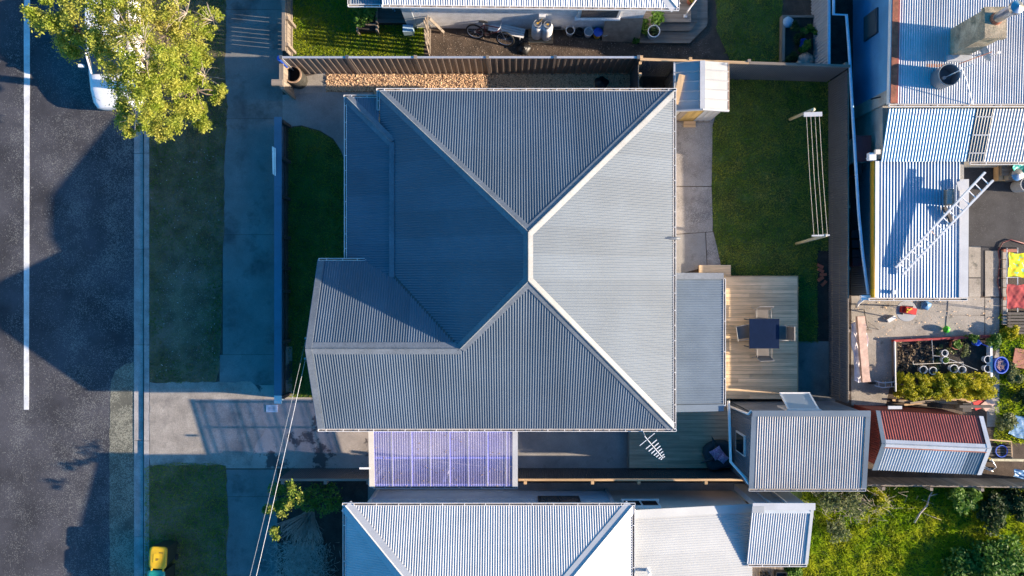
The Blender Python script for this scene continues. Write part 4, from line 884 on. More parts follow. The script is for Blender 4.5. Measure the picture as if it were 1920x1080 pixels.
# leaf tools
def leaves(centers, per, size, m, parent, name='foliage', flatten=.75, up=.5, seed=1, shell=.45):
    g = np.random.default_rng(seed); Vs = []
    for (c, r, *k) in centers:
        ax = g.uniform(.55, 1.3, 3) if shell <= 0 else np.ones(3)
        n = int(per * (k[0] if k else 1)); d = g.normal(0, 1, (n, 3)); d /= np.linalg.norm(d, axis=1)[:, None]
        rad = r * (shell + (1 - shell) * g.uniform(0, 1, n) ** .6) * g.uniform(.75, 1.12, n)
        P = np.array(c) + (d * rad[:, None] if shell > 0 else g.normal(0, .5, (n, 3)) * r * ax) * np.array([1, 1, flatten])
        P[:, 2] = np.maximum(P[:, 2], .03)
        nm = g.normal(0, 1, (n, 3)); nm[:, 2] = np.abs(nm[:, 2]) + up; nm /= np.linalg.norm(nm, axis=1)[:, None]
        a = np.cross(nm, g.normal(0, 1, (n, 3))); a /= np.linalg.norm(a, axis=1)[:, None] + 1e-9; b = np.cross(nm, a)
        s = size * g.uniform(.6, 1.4, n)[:, None]
        Vs.append(np.stack([P - a * s, P + b * s * .5, P + a * s, P - b * s * .5], 1).reshape(-1, 3))
    V = np.concatenate(Vs); return npmesh(name, V, np.arange(len(V)).reshape(-1, 4), m, parent, 4)
def bush(name, label, cat, u, v, r, hgt, m, n=9, per=220, size=.05, stems=5, seed=1, group=None, z=0.0, sx=1, sy=1):
    rr = random.Random(seed); base = W(u, v, z); t = T(name, label, cat, base, group)
    cs_ = []
    for k in range(n):
        a = rr.uniform(0, 6.28); q = r * rr.uniform(.15, .8); cs_.append(((base.x + q * sx * math.cos(a), base.y + q * sy * math.sin(a), z + hgt * rr.uniform(.3, .95)), r * rr.uniform(.3, .5)))
    mb = MB()
    for c_, q in cs_[:max(2, stems)]: mb.tube([base, (base + Vector(c_)) / 2 + Vector((0, 0, .05)), c_], .015 * max(.5, r), 5, .006)
    mb.build('stems', M['bark'], t); leaves(cs_, per, size, m, t, seed=seed); return t
pl = T('planter', 'timber edged planter box full of leafy green plants beside the verandah deck', 'planter', W(690, 30, 0))
for c0, dd in ((W(672, 30, .2), (.06, 1.2, .4)), (W(708, 30, .2), (.06, 1.2, .4)), (W(690, 49, .2), (.75, .06, .4))): MB().box(c0, dd).build('edge_board', M['t_grey_x'], pl)
MB().box(W(690, 30, .17), (.66, 1.1, .3)).build('soil', M['darksoil'], pl)
leaves([((W(682 + 14 * (k % 2), 12 + 9 * k, 0)[0], W(0, 10 + 9 * k, 0)[1], .55), .28) for k in range(5)], 170, .06, M['leaf_green'], pl, 'plants', seed=3)
# picket screen between lawn and dirt yard
pk = T('picket_fence', 'leaning grey picket fence dividing the striped lawn from the dirt yard', 'fence', W(797, 75, 0))
y = W(0, 104, 0)[1]; k = 0; xp = W(806, 0, 0)[0]
while y < W(0, 54, 0)[1]:
    hh = 1.46 + .06 * ((k * 5) % 3); o = pbox('picket', (.022, .088, hh), M['t_grey_z'], pk, (xp - .02 * ((k * 3) % 2), y, hh / 2), (R(random.uniform(-1.2, 1.2)), R(random.uniform(-2, 2)), 0)); y += .135; k += 1
for z in (.3, 1.2): MB().beam((xp + .03, W(0, 106, 0)[1], z), (xp + .05, W(0, 52, 0)[1], z), .04, .07).build('rail', M['t_grey_y'], pk)
MB().box((xp + .05, W(0, 52, 0)[1] + .05, .62), (.09, .09, 1.3)).build('post', M['t_grey_z'], pk)
MB().beam((xp + .1, W(0, 55, 0)[1], 1.1), (xp + .5, W(0, 62, 0)[1], .05), .09, .025).build('brace', M['t_grey_y'], pk)
# front paling of that section
sb = T('boundary_fence', 'grey paling fence with a capping board between the striped lawn and the footpath', 'fence', W(545, 40, 0))
xq = W(549, 0, 0)[0]; y = W(0, 110, 0)[1]; k = 0
while y < W(0, -230, 0)[1]: pbox('paling', (.02, .134, 1.02), M['t_grey_z'], sb, (xq, y + .07, .51)); y += .15; k += 1
for v0, v1 in ((112, -2), (-3, -120), (-121, -230)): a, b = W(0, v0, 0)[1], W(0, v1, 0)[1]; MB().bb(xq - .07, xq + .045, a, b - .01, 1.02, 1.055).build('cap_board', M['t_grey_y'], sb); MB().bb(xq + .012, xq + .05, a, b - .01, .2, .29).build('rail', M['t_grey_y'], sb); MB().bb(xq + .012, xq + .05, a, b - .01, .75, .84).build('rail', M['t_grey_y'], sb)
for v in (100, 52, -40, -150): MB().box((xq + .08, W(0, v, 0)[1], .5), (.1, .1, 1.0)).build('post', M['t_grey_z'], sb)
# bicycle, bench, gas bottles, buckets
bk = T('bicycle', 'old dark mountain bicycle leaning against the white stucco wall', 'bicycle')
rx = Matrix.Rotation(R(90), 3, 'X')
for x in (0, 1.06):
    w_ = MB().torus((x, 0, .33), .31, .026, rx, 30, 8).build('tyre', M['rubber'], bk, True)
    sp = MB().torus((x, 0, .33), .275, .011, rx, 30, 6)
    for k in range(10): a = 2 * math.pi * k / 10; sp.tube([(x, 0, .33), (x + .27 * math.cos(a), 0, .33 + .27 * math.sin(a))], .003, 4)
    sp.lathe((x, 0, .33), [(.03, -.03), (.03, .03)], 10, rx).build('rim', M['alu'], w_)
fr = MB(); A_, B_, C_, D_, E_ = (0, 0, .33), (.40, 0, .30), (.28, 0, .76), (.86, 0, .80), (1.06, 0, .33)
for p, q in ((A_, B_), (A_, C_), (B_, C_), (C_, D_), (B_, (.88, 0, .7))): fr.tube([p, q], .018, 8)
fr.build('frame', M['maroon'], bk, True); MB().tube([(.84, 0, .92), (.9, 0, .66), E_], .017, 8).build('fork', M['alu'], bk, True)
MB().tube([(.80, -.30, .97), (.86, -.12, .95), (.86, .12, .95), (.80, .30, .97)], .014, 8).build('handlebar', M['alu'], bk, True)
MB().tube([C_, (.25, 0, .88)], .014, 6).build('seat_post', M['alu'], bk); MB().add([(.10, -.08, .9), (.10, .08, .9), (.42, .02, .9), (.42, -.02, .9), (.12, -.06, .93), (.12, .06, .93), (.40, .015, .92), (.40, -.015, .92)], [(0, 1, 2, 3), (7, 6, 5, 4), (0, 3, 7, 4), (1, 0, 4, 5), (2, 1, 5, 6), (3, 2, 6, 7)]).build('saddle', M['black'], bk)
MB().tube([(.40, -.1, .42), (.40, -.05, .30), (.40, .05, .30), (.40, .1, .18)], .01, 6).lathe((.40, .05, .30), [(.09, -.005), (.09, .005)], 16, rx).build('crank', M['steel'], bk)
q0 = W(890, 72, 0); bk.location = (q0.x, q0.y, .012); bk.rotation_euler = (R(-24), 0, R(-14))
bn = T('bench', 'old white slatted bench tipped against the stucco wall behind the bicycle', 'bench')
for k in range(4): pbox('slat', (1.25, .07, .025), M['white'], bn, (0, -.12 + .085 * k, .40))
for x in (-.52, .5):
    for y in (-.12, .13): MB().tube([(x, y, 0), (x, y, .39)], .022, 6).build('leg', M['white'], bn)
bn.location = W(950, 66, 0) + Vector((0, .05, .01)); bn.rotation_euler = (0, 0, R(-13))
def gasb(u, v, lb, valve=True):
    q = W(u, v, .06); t = T('gas_bottle', lb, 'gas bottle', q, 'gas bottles by the wall')
    MB().lathe(q, [(.15, 0), (.185, .04), (.19, .1), (.19, .92), (.175, 1.02), (.12, 1.1), (.07, 1.13), (.07, 1.15)], 22).build('cylinder', M['white_plastic'], t, 'auto')
    MB().lathe(q + Vector((0, 0, 1.08)), [(.13, 0), (.13, .15), (.115, .15), (.115, .0)], 18, None, True).build('collar', M['grey_plastic'], t, 'auto')
    MB().tube([q + Vector((0, 0, 1.13)), q + Vector((0, 0, 1.22))], .03, 8).box(q + Vector((0, 0, 1.24)), (.09, .03, .03)).build('valve', M['ochre'], t)
gasb(1006, 66, 'white gas bottle nearer the bicycle, on the timber base'); gasb(1024, 68, 'white gas bottle nearer the buckets, on the timber base')
gb = T('pallet', 'pale timber pallet under the two gas bottles', 'pallet', W(1014, 68, 0))
for k in range(5): pbox('slat', (.86, .09, .025), M['t_new_x'], gb, W(1014, 67, .045) + Vector((0, -.22 + .11 * k, 0)))
for s in (-.36, .36): pbox('bearer', (.07, .55, .045), M['t_grey_y'], gb, W(1014, 67, .012) + Vector((s, 0, .012)))
rgl = T('gas_regulator', 'pale gas regulator box fixed on the stucco wall above the gas bottles', 'regulator', (1.0, 9.0, 1.4)); MB().box((1.0, 8.98, 1.45), (.22, .12, .2)).build('cover', M['white_plastic'], rgl); MB().tube([(1.0, 8.93, 1.4), (.97, 8.9, 1.3), (.9, 8.84, 1.28)], .012, 6).build('hose', M['ochre'], rgl)
def pot(u, v, r, hgt, m, lb, fill=None, cat='pot', name='pot', z=.03, group=None, plant=None, rim=None):
    q = W(u, v, z); t = T(name, lb, cat, q, group)
    MB().lathe(q, [(r * .78, 0), (r, hgt), (r * 1.07, hgt), (r * 1.07, hgt + .02), (r * .92, hgt + .02), (r * .9, hgt * .75), (r * .7, .03), (0, .03)], 22).build('shell', m, t, 'auto')
    MB().lathe(q, [(r * .88, hgt * .7), (0, hgt * .72)], 18).build('filling', fill or M['darksoil'], t)
    if plant: leaves([((q.x, q.y, z + hgt + plant[1] * .5), plant[1])], plant[2], plant[3], plant[0], t, 'plant', seed=int(u))
    return t
pot(1068, 62, .15, .32, M['white_plastic'], 'white bucket under the stucco wall vent, empty', cat='bucket', name='bucket'); pot(1085, 64, .13, .28, M['black'], 'dark bucket between two white buckets by the stucco wall', cat='bucket', name='bucket'); pot(1102, 65, .15, .34, M['white_plastic'], 'white pail with grey contents beside the yellow pail', M['grey_plastic'], 'bucket', 'bucket')
yp = pot(1119, 67, .15, .36, M['yellow'], 'yellow pail with a blue lid near the leaning plywood', M['blue'], 'bucket', 'bucket'); q = W(1119, 67, .03); MB().lathe(q + Vector((0, 0, .36)), [(.16, 0), (.16, .035), (.12, .05), (0, .05)], 20).build('lid', M['blue'], yp, 'auto')
pot(1132, 66, .13, .3, M['grey_plastic'], 'grey bucket half hidden by the leaning plywood', cat='bucket', name='bucket')
pw = MB().add([W(1128, 77, .02), W(1198, 80, .02), W(1207, 30, 1.35), W(1137, 27, 1.35)] + [p + Vector((0, .02, .02)) for p in (W(1128, 77, .02), W(1198, 80, .02), W(1207, 30, 1.35), W(1137, 27, 1.35))], [(0, 1, 2, 3), (7, 6, 5, 4), (0, 4, 5, 1), (1, 5, 6, 2), (2, 6, 7, 3), (3, 7, 4, 0)]).build('plywood_sheet', M['plywood'], None, top=('brown plywood sheet leaning against the stucco wall', 'plywood'))
bag(983, 92, .28, 'black rubbish bag on the dirt beside the gas bottles'); 
pot(1222, 66, .20, .42, M['white_plastic'], 'white plastic tub with a dark plant, standing on the lowest timber step', M['darksoil'], 'pot', 'pot', .2, None, (M['leaf_dark'], .13, 90, .06))
pot(1228, 42, .2, .35, M['grey_plastic'], 'grey plant pot with bright green leaves beside the steps', M['darksoil'], 'pot', 'pot', .2, None, (M['leaf_green'], .26, 200, .06))
bush('climbing_plant', 'dark green sprawling plant at the corner of the timber steps', 'plant', 1197, 62, .42, .6, M['leaf_green'], 8, 90, .05, 4, 11, None, 0, .6, 1.5)
# timber steps
sp = T('timber_steps', 'weathered timber steps with cut corners leading up to the stucco house', 'steps', W(1260, 40, 0))
def step(poly, z, nm): 
    pl_ = [tuple(W(u, v, z)[:2]) for u, v in poly]; MB().prism(pl_, z - .16, z - .03).build(nm + '_frame', M['t_grey_x'], sp)
    ys_ = [p[1] for p in pl_]; lo_, hi_ = min(ys_), max(ys_); y = lo_ - .01
    while y < hi_:
        ye = min(y + .14, hi_ + .01); row = []
        for yy in (y + .003, ye - .003):
            xs_ = []
            for i in range(len(pl_)):
                a, b = pl_[i], pl_[i - 1]
                yc = min(max(yy, lo_ + 1e-4), hi_ - 1e-4)
                if (a[1] <= yc) != (b[1] <= yc): xs_.append(a[0] + (b[0] - a[0]) * (yc - a[1]) / (b[1] - a[1]))
            row.append((min(xs_) - .012, max(xs_) + .012))
        MB().prism([(row[0][0], y + .003), (row[0][1], y + .003), (row[1][1], ye - .003), (row[1][0], ye - .003)], z - .03, z).build('tread', M['t_grey_x'], sp); y = ye
step([(1200, 80), (1293, 80), (1326, 47), (1326, -40), (1200, -40)], .17, 'lower'); step([(1200, 57), (1293, 57), (1306, 43), (1306, -40), (1200, -40)], .34, 'middle'); step([(1228, 41), (1295, 41), (1295, -40), (1228, -40)], .51, 'upper')
MB().tube([W(1286, 29, .51), W(1290, 20, 1.2), W(1306, -2, 1.35), W(1320, -30, 1.5)], .025, 8).box(W(1285, 30, .53), (.12, .1, .03)).build('handrail', M['white'], sp)
pot(1294, 4, .14, .3, M['terracotta'], 'terracotta pot of yellow flowers by the steps handrail', None, 'pot', 'pot', .52, None, (M['leaf_yellow'], .17, 120, .05))
# raised bed at the upper right
rb = T('garden_bed', 'raised garden bed edged with a long weathered sleeper', 'garden bed', W(1495, 70, 0))
MB().beam(W(1466, 118, .16), W(1467, 32, .16), .1, .3).build('sleeper', M['t_grey_y'], rb); MB().beam(W(1464, 33, .14), W(1524, 33, .14), .08, .26).build('sleeper', M['t_grey_x'], rb); MB().prism(G([(1469, 118), (1520, 118), (1520, 34), (1469, 34)]), 0, .2).build('soil', M['darksoil'], rb)
for k, (u, v, r_) in enumerate(((1485, 55, .18), (1505, 95, .3), (1482, 108, .25), (1512, 60, .3), (1495, 75, .2))):
    lbs = ['small herb clump beside the blue stone in the raised bed', 'broad leafy clump next to the blue dish in the raised bed', 'spiky green clump at the fence end of the raised bed', 'dense dark clump against the steel fence in the raised bed', 'low sparse clump in the middle of the raised bed']
    bush('garden_plant', lbs[k], 'plant', u, v, r_, .35, M['leaf_green' if k % 2 else 'leaf_dark'], 5, 70, .05, 3, 20 + k, 'plants in the raised bed', .2)
bd = W(1505, 83, .22); MB().lathe(bd, [(.10, 0), (.17, .09), (.18, .1), (.16, .1), (.09, .02), (0, .02)], 16).build('dish', M['blue'], None, 'auto', top=('bright blue plastic dish in the raised garden bed', 'dish'))
blob([(0, sq(.16, 2)), (.1, sq(.2, 2)), (.18, sq(.12, 2))], 12).build('stone', M['paleblue'], None, True, top=('small blue painted stone by the sleeper of the raised bed', 'stone')).location = W(1476, 43, .2)
blob([(0, sq(.26, 2)), (.12, sq(.28, 2, .4)), (.22, sq(.14, 2))], 12).build('boulder', M['conc_old'], None, True, top=('grey boulder at the fence foot in the raised bed', 'boulder')).location = W(1509, 114, .19)
nsf = T('steel_fence', 'pale grey steel fence running beside the raised garden bed', 'fence', (10.45, 9.4, 0))
corr_wall((10.45, 12), (10.45, 7.28), 0, 1.45, M['galv'], nsf, 'panel', .11, .016, 1.1); MB().bb(10.43, 10.51, 7.26, 12, 1.43, 1.48).build('top_rail', M['paleblue'], nsf)
# small garden shed behind the lawn
gs = T('garden_shed', 'small white metal garden shed with a wooden door at the lawn corner', 'shed', W(1316, 180, 0))
gx0, gx1, gy0, gy1 = 5.25, 7.0, 5.74, 7.28; gxm = 6.10; gz0, gz1 = 2.0, 2.22
for s, x in ((-1, gx0), (1, gx1)):
    f_ = [Vector((gxm, gy0, gz1)), Vector((x, gy0, gz0)), Vector((x, gy1, gz0)), Vector((gxm, gy1, gz1))]
    corr(f_, (s, 0), M['zinc'], gs, pitch=.31, amp=.022, cover=.62, rib=.06)
    MB().beam((x, gy0 - .02, gz0 - .03), (x, gy1 + .02, gz0 - .03), .05, .09).build('eave_trim', M['rimrust'] if s > 0 else M['whitesteel'], gs)
MB().beam((gxm, gy0 - .01, gz1 + .025), (gxm, gy1, gz1 + .025), .16, .03).build('ridge_cap', M['whitesteel'], gs)
for a, b in ((gx0, gxm), (gxm, gx1)): MB().beam((a, gy0 - .02, gz0 + .0 if a == gx0 else gz1), (b, gy0 - .02, gz1 if a == gx0 else gz0), .05, .1).build('barge_trim', M['whitesteel'], gs)
corr_wall((gx0 + .08, gy0 + .08), (5.55, gy0 + .08), 0, 1.98, M['whitesteel'], gs, 'wall_sheet', .2, .018, .8, trap=True); corr_wall((6.32, gy0 + .08), (gx1 - .1, gy0 + .08), 0, 1.98, M['whitesteel'], gs, 'wall_sheet', .2, .018, .8, trap=True)
corr_wall((gx1 - .1, gy0 + .08), (gx1 - .1, gy1 - .06), 0, 1.98, M['whitesteel'], gs, 'wall_sheet', .2, .018, .8, trap=True); corr_wall((gx0 + .08, gy1 - .06), (gx0 + .08, gy0 + .08), 0, 1.98, M['greysteel'], gs, 'wall_sheet', .2, .018, .8, trap=True); corr_wall((gx1 - .1, gy1 - .06), (gx0 + .08, gy1 - .06), 0, 1.98, M['whitesteel'], gs, 'wall_sheet', .2, .018, .8, trap=True)
dr_ = MB().bb(5.56, 6.31, gy0 + .11, gy0 + .14, .05, 1.95).build('door', M['t_dark'], gs)
M['t_ochre'] = timber('yellowed_timber', (.42, .29, .10), 2)
for k in range(6): pbox('door_plank', (.118, .02, 1.85), M['t_ochre'] if k > 1 else M['t_grey_z'], dr_, (5.63 + .123 * k, gy0 + .09, .99))
MB().bb(5.35, 6.9, gy0 + .03, gy0 + .07, 0, .06).build('sill', M['t_grey_x'], gs)
stp = MB().box(W(1293, 233, .06), (.40, .2, .1)).build('door_step', M['t_new_x'], None, top=('single timber block step before the garden shed door', 'step'))
o = MB().beam(W(1279, 140, 2.13) , W(1266, 195, 2.09), .20, .03).build('loose_board', M['t_new_y'], None, top=('loose yellow timber board lying on the garden shed roof', 'board'))
# clothesline
cl = T('clothesline', 'two-post clothesline with parallel wires over the back lawn', 'clothesline', W(1486, 340, 0))
M['t_line'] = timber('treated_post', (.46, .42, .28), 2)
for k, (b, t_, ba, bb_) in enumerate(((W(1481, 224, 0), W(1526, 205, 2.0), W(1507, 215, 1.97), W(1541, 214, 1.97)), (W(1493, 457, 0), W(1549, 441, 2.0), W(1522, 442, 1.97), W(1555, 441, 1.97)))):
    MB().tube([b, t_], .055, 10).build('post', M['t_line'], cl, True); MB().beam(ba, bb_, .14 if k == 0 else .05, .06).build('crossbar', M['whitesteel'], cl); MB().beam(b + (t_ - b) * .93, (ba + bb_) / 2, .05, .05).build('bracket', M['steel'], cl)
for k in range(4):
    a = W(1512 + 8 * k, 216, 2.0); b = W(1526 + 8.5 * k, 441, 2.0); MB().tube([a, (a + b) / 2 + Vector((0, 0, -.04)), b], .0045, 5).build('wire', M['cream'], cl)
# ------------------------------------------------------------------ east neighbour's house
eh = T('house', 'older white-walled house, its shade tinted blue, with rust-streaked silver roofs stepping down to the yard', 'house', (13, 4, 0))
RZ = 2.76; ux0, ux1, uy0, uy1 = 11.84, 19.0, 5.78, 11.5
def rz(y): return RZ + (y - uy0) * .045
up = [Vector((ux0 + .16, uy0, RZ)), Vector((ux1, uy0, RZ)), Vector((ux1, uy1, rz(uy1))), Vector((ux0 + .16, uy1, rz(uy1)))]
corr(up, (0, -1), M['galv_rust'], eh, amp=.0105, mats=[M['galv'], M['galv_rust'], M['galv'], M['galv']])
MB().beam((ux0 + .10, uy0, RZ + .04), (ux0 + .10, uy1, rz(uy1) + .04), .19, .02).build('rusty_barge_cap', M['rust'], eh)
MB().beam((ux0 + .21, uy0, RZ + .035), (ux0 + .21, uy1, rz(uy1) + .035), .05, .03).build('barge_roll', M['redsteel'], eh)
MB().beam((ux0 - .01, uy0, RZ - .07), (ux0 - .01, uy1, rz(uy1) - .07), .03, .18).build('barge_board', M['white'], eh)
gutter((ux0, uy0 - .05, RZ - .01), (ux1, uy0 - .05, RZ - .01), eh, M['white'], step=.95)
M['shade_wall'] = mat('shade_blue_wall', (.075, .25, .44), .7, 0, .12, 1.2, 30, .1, .3, 40)  # white wall coloured blue to carry its skylit shade
M['greywall'] = mat('bare_render', (.36, .34, .30), .9, 0, .2, 2, 30, .15, .5, 40)
MB().bb(ux0 + .06, ux1, uy0 + .5, uy1, 0, RZ - .05).build('wall', M['shade_wall'], eh); MB().bb(ux0 + .05, ux1, uy0 + .1, uy0 + .5, 0, RZ - .06).build('lit_wall_end', M['greywall'], eh)  # grey end carries the wall's lit tone in its colour
wn = MB().bb(ux0 + .0, ux0 + .07, W(0, 72, 1.3)[1], W(0, 26, 1.3)[1], .95, 1.9).build('window', M['darksteel'], eh); MB().bb(ux0 - .012, ux0 + .01, W(0, 70, 1.3)[1], W(0, 29, 1.3)[1], 1.02, 1.83).build('pane', M['paleglass'], wn)
MB().tube([(ux0 - .02, uy0 + .35, 2.2), (ux0 - .32, uy0 + .28, 2.18)], .025, 6).build('wall_bracket', M['black'], eh)
# first lean-to
M['bluegalv'] = mat('blue_tinted_roof_iron', (.28, .46, .58), .4, .1, .1, 1.5, 25, .06, objvar=.06, stain=((.36, .30, .38), 1.5, .55, .75))
lt = lambda x0, x1, mm, nm, dz=0: corr([Vector((x0, uy0 - .12, 2.58 + dz)), Vector((x1, uy0 - .12, 2.58 + dz)), Vector((x1, 4.08, 2.05 + dz)), Vector((x0, 4.08, 2.05 + dz))], (0, -1), mm, eh, nm, amp=.011, pitch=.0762 * 1.25, cover=.0762 * 10)
lt(11.9, 14.66, M['bluegalv'], 'lean_to_sheet'); lt(14.67, 15.2, M['paleglass'], 'skylight_sheet', .012); lt(15.21, 18.8, M['whitesteel'], 'lean_to_sheet')
for f in (.15, .5, .85): MB().bb(14.67, 15.2, 4.08 + 1.55 * f, 4.08 + 1.55 * f + .04, 2.05 + .53 * f + .02, 2.05 + .53 * f + .045).build('skylight_batten', M['grey_plastic'], eh)
MB().bb(11.97, 18.5, 4.2, uy0 + .1, 0, 2.02).build('lean_to_wall', M['greywall'], eh)
gutter((14.8, 4.03, 2.04), (18.5, 4.03, 2.04), eh, M['white'], step=1)
# second, flat roof
fx0_, fx1_, fy0_, fy1_ = 11.83, 14.77, -.31, 4.12; fz = 1.96
M['bluegalv2'] = mat('silver_blue_roof_iron', (.30, .37, .46), .4, .15, .08, 1.2, 25, .06, objvar=.04)
corr([Vector((fx0_, fy0_, fz - .05)), Vector((fx1_ - .26, fy0_, fz - .05)), Vector((fx1_ - .26, fy1_, fz)), Vector((fx0_, fy1_, fz))], (0, -1), M['bluegalv2'], eh, 'flat_roof_sheet', amp=.012, pitch=.101, cover=.606)
MB().beam((fx1_ - .14, fy0_, fz - .02), (fx1_ - .14, fy1_ - .6, fz + .02), .3, .02).build('edge_flashing', M['whitesteel'], eh); MB().beam((fx0_ - .03, fy0_, fz - .02), (fx0_ - .03, fy1_, fz + .02), .09, .03).build('edge_flashing', M['white'], eh)
MB().bb(fx0_ - .11, fx0_ - .08, fy0_ + .3, fy1_, 1.70, 1.96).build('ochre_fascia', M['ochre'], eh); MB().bb(fx0_ - .11, fx0_ - .08, fy0_, fy0_ + .29, 1.70, 1.96).build('fascia_end', M['yellow'], eh)
gutter((fx0_ - .25, fy0_ - .06, fz - .04), (fx1_, fy0_ - .06, fz - .04), eh, M['white'], step=1.6)
corr_wall((fx0_, fy0_ + .05), (fx0_, fy1_ + .1), 0, 1.72, M['slate_light'], eh, 'wall_sheet'); MB().bb(fx0_ + .05, fx1_ - .1, fy0_ + .1, fy1_, 0, 1.9).build('flat_roof_wall', M['greywall'], eh)
MB().tube([W(1563, -20, 1.8), W(1563, 27, 1.8), W(1587, 28, 1.8), W(1592, 90, 1.75), W(1598, 200, 1.75), W(1604, 300, 1.7), W(1610, 400, 1.7), W(1618, 480, 1.7), W(1628, 552, 1.75)], .05, 8).build('drain_pipe', M['paleblue'], eh, True)
MB().box(W(1622, 558, 1.75), (.3, .16, .12)).tube([W(1622, 558, 1.7), W(1610, 568, 1.2), W(1606, 575, .1)], .05, 8).build('downpipe', M['white'], eh)
# chimney
def atz(x, y, z): return Vector((x, y, z))
ck = Vector((13.95, 7.66)); cw_, cd_ = .55, .82
M['chim'] = mat('lichen_masonry', (.36, .30, .21), .9, 0, .3, 2.5, 30, .25, .7, 35, stain=((.10, .11, .08), 2.2, .5, .68))
MB().bb(ck.x - cw_ / 2, ck.x + cw_ / 2, ck.y - cd_ / 2, ck.y + cd_ / 2, 2.7, 4.62).build('chimney', M['chim'], eh)
MB().bb(ck.x - cw_ / 2 - .04, ck.x + cw_ / 2 + .04, ck.y - cd_ / 2 - .04, ck.y + cd_ / 2 + .04, 4.52, 4.70).build('chimney_cap', M['chim'], eh)
MB().lathe((ck.x, ck.y + .1, 4.67), [(.19, 0), (.16, .14), (.15, .16)], 16).build('chimney_pot', M['terracotta'], eh, 'auto'); MB().lathe((ck.x, ck.y + .1, 4.79), [(.15, 0), (.15, .75), (.2, .78), (.18, .86), (.0, .97)], 22).build('flue', M['steel'], eh, 'auto')
MB().bb(ck.x - .4, ck.x + .36, ck.y - .6, ck.y - .41, 2.78, 2.95).build('chimney_flashing', M['galv_rust'], eh)
tk = Vector((13.40, 6.54, 2.76))
MB().lathe(tk, [(.33, 0), (.33, .52), (.345, .54), (.33, .56), (.31, .54)], 26, None, True).build('round_flue', M['slate_light'], eh, 'auto'); MB().lathe(tk, [(.312, .545), (.31, .1), (0, .1)], 26, None, True).build('flue_lining', M['slate_cap'], eh, 'auto')
MB().box(tk + Vector((-.15, .42, .03)), (.55, .1, .06)).build('rusty_flashing', M['rust'], eh)
dsh = T('satellite_dish', 'grey satellite dish beside the chimney on the rusting roof', 'satellite dish', W(1838, 105, 2.8))
dc = W(1841, 97, 3.45); m_ = Matrix.Rotation(R(25), 3, 'Z') @ Matrix.Rotation(R(68), 3, 'Y')
MB().lathe(dc, [(.36, .09), (.30, .05), (.2, .02), (0, 0), (0, -.015), (.2, .0), (.3, .03), (.37, .085)], 24, m_, True).build('dish', M['grey_plastic'], dsh, True); MB().tube([W(1835, 105, 2.8), dc], .025, 8).build('mast', M['alu'], dsh); MB().tube([dc + Vector((0, 0, -.3)), dc + Vector((.36, -.1, -.05)), dc + Vector((.42, -.08, .1))], .015, 6).box(dc + Vector((.44, -.06, .1)), (.1, .07, .07)).build('feed_arm', M['white_plastic'], dsh)
ma = T('roof_aerial', 'thin leaning aerial mast with stay wires over the rusting roof', 'aerial', tk + Vector((0, 0, 1)))
MB().tube([tk + Vector((.05, 0, .12)), tk + Vector((.10, .02, 1.6))], .016, 6).lathe(tk + Vector((.05, 0, .12)), [(.06, 0), (.05, .08), (.0, .09)], 10).build('mast', M['white_plastic'], ma); MB().tube([W(1797, 120, 4.2), W(1860, 97, 4.25)], .012, 6).build('boom', M['rust'], ma)
MB().tube([W(1802, 126, 4.1), W(1812, 150, 3.6), W(1824, 196, 2.78)], .014, 6).build('stay_wire', M['white_plastic'], ma)
# objects along the passage
hw = T('water_heater_box', 'dark red cupboard with white side against the shade-blue wall passage', 'cupboard', (11.4, 4.5, 0))
MB().bb(11.34, 11.80, 4.2, 4.98, 0, 1.50).build('cabinet', M['white'], hw); MB().bb(11.31, 11.82, 4.16, 5.02, 1.505, 1.56).build('lid', M['maroon'], hw); MB().bb(11.42, 11.62, 3.8, 4.15, 0, 1.3).build('side_cabinet', M['maroon'], hw)
mtb = T('meter_box', 'small white and cream meter boxes at the corner of the ochre fascia', 'meter box', (11.6, 4.05, 2.0)); MB().box(W(1634, 294, 1.98), (.22, .24, .2)).build('box', M['white_plastic'], mtb); MB().box(W(1645, 285, 2.18), (.16, .14, .12)).build('upper_box', M['cream'], mtb); MB().tube([W(1634, 294, 1.9), W(1634, 294, 1.9) + Vector((0, 0, -1.88))], .03, 6).build('conduit', M['white_plastic'], mtb)
bt = T('red_bin_stack', 'stacked dark red crates in the passage under the ochre fascia', 'crates', W(1606, 470, 0))
for k, v in enumerate((440, 458, 476, 492)): MB().box(W(1601, v, .55) , (.38, .27, .5 + .06 * k)).build('crate', M['maroon'], bt)
# ladder and boards on the flat roof
ld_ = T('ladder', 'long aluminium ladder lying across the silver-blue flat roof', 'ladder', W(1690, 505, 2.0))
a0, a1_ = W(1679, 502, 2.02), W(1847, 323, 2.62); b0, b1_ = W(1692, 515, 2.02), W(1862, 338, 2.62)
for p, q in ((a0, a1_), (b0, b1_)): MB().beam(p, q, .055, .08).build('rail', M['white'], ld_)
for k in range(14):
    f = .045 + k * .07; MB().tube([a0 + (a1_ - a0) * f, b0 + (b1_ - b0) * f], .02, 6).build('rung', M['white'] if k != 5 else M['pinkboard'], ld_)
tr_ = T('trestle', 'weathered box trestle holding up the ladder on the flat roof', 'trestle', W(1778, 380, 1.96))
MB().box(W(1779, 370, 2.14), (.14, .5, .4)).build('box', M['t_grey_y'], tr_); MB().box(W(1780, 369, 2.35), (.16, .46, .03)).build('top_board', M['conc_old'], tr_)
MB().beam(W(1770, 388, 2.05), W(1786, 420, 2.04), .1, .12).build('brace', M['t_dark'], tr_); MB().beam(W(1795, 350, 2.1), W(1812, 345, 2.1), .3, .04).build('metal_offcut', M['whitesteel'], tr_)
MB().box(W(1677, 548, 1.99), (.12, .12, .1)).build('vent_cowl', M['white_plastic'], None, top=('small square white vent cowl on the flat silver-blue roof', 'vent'))
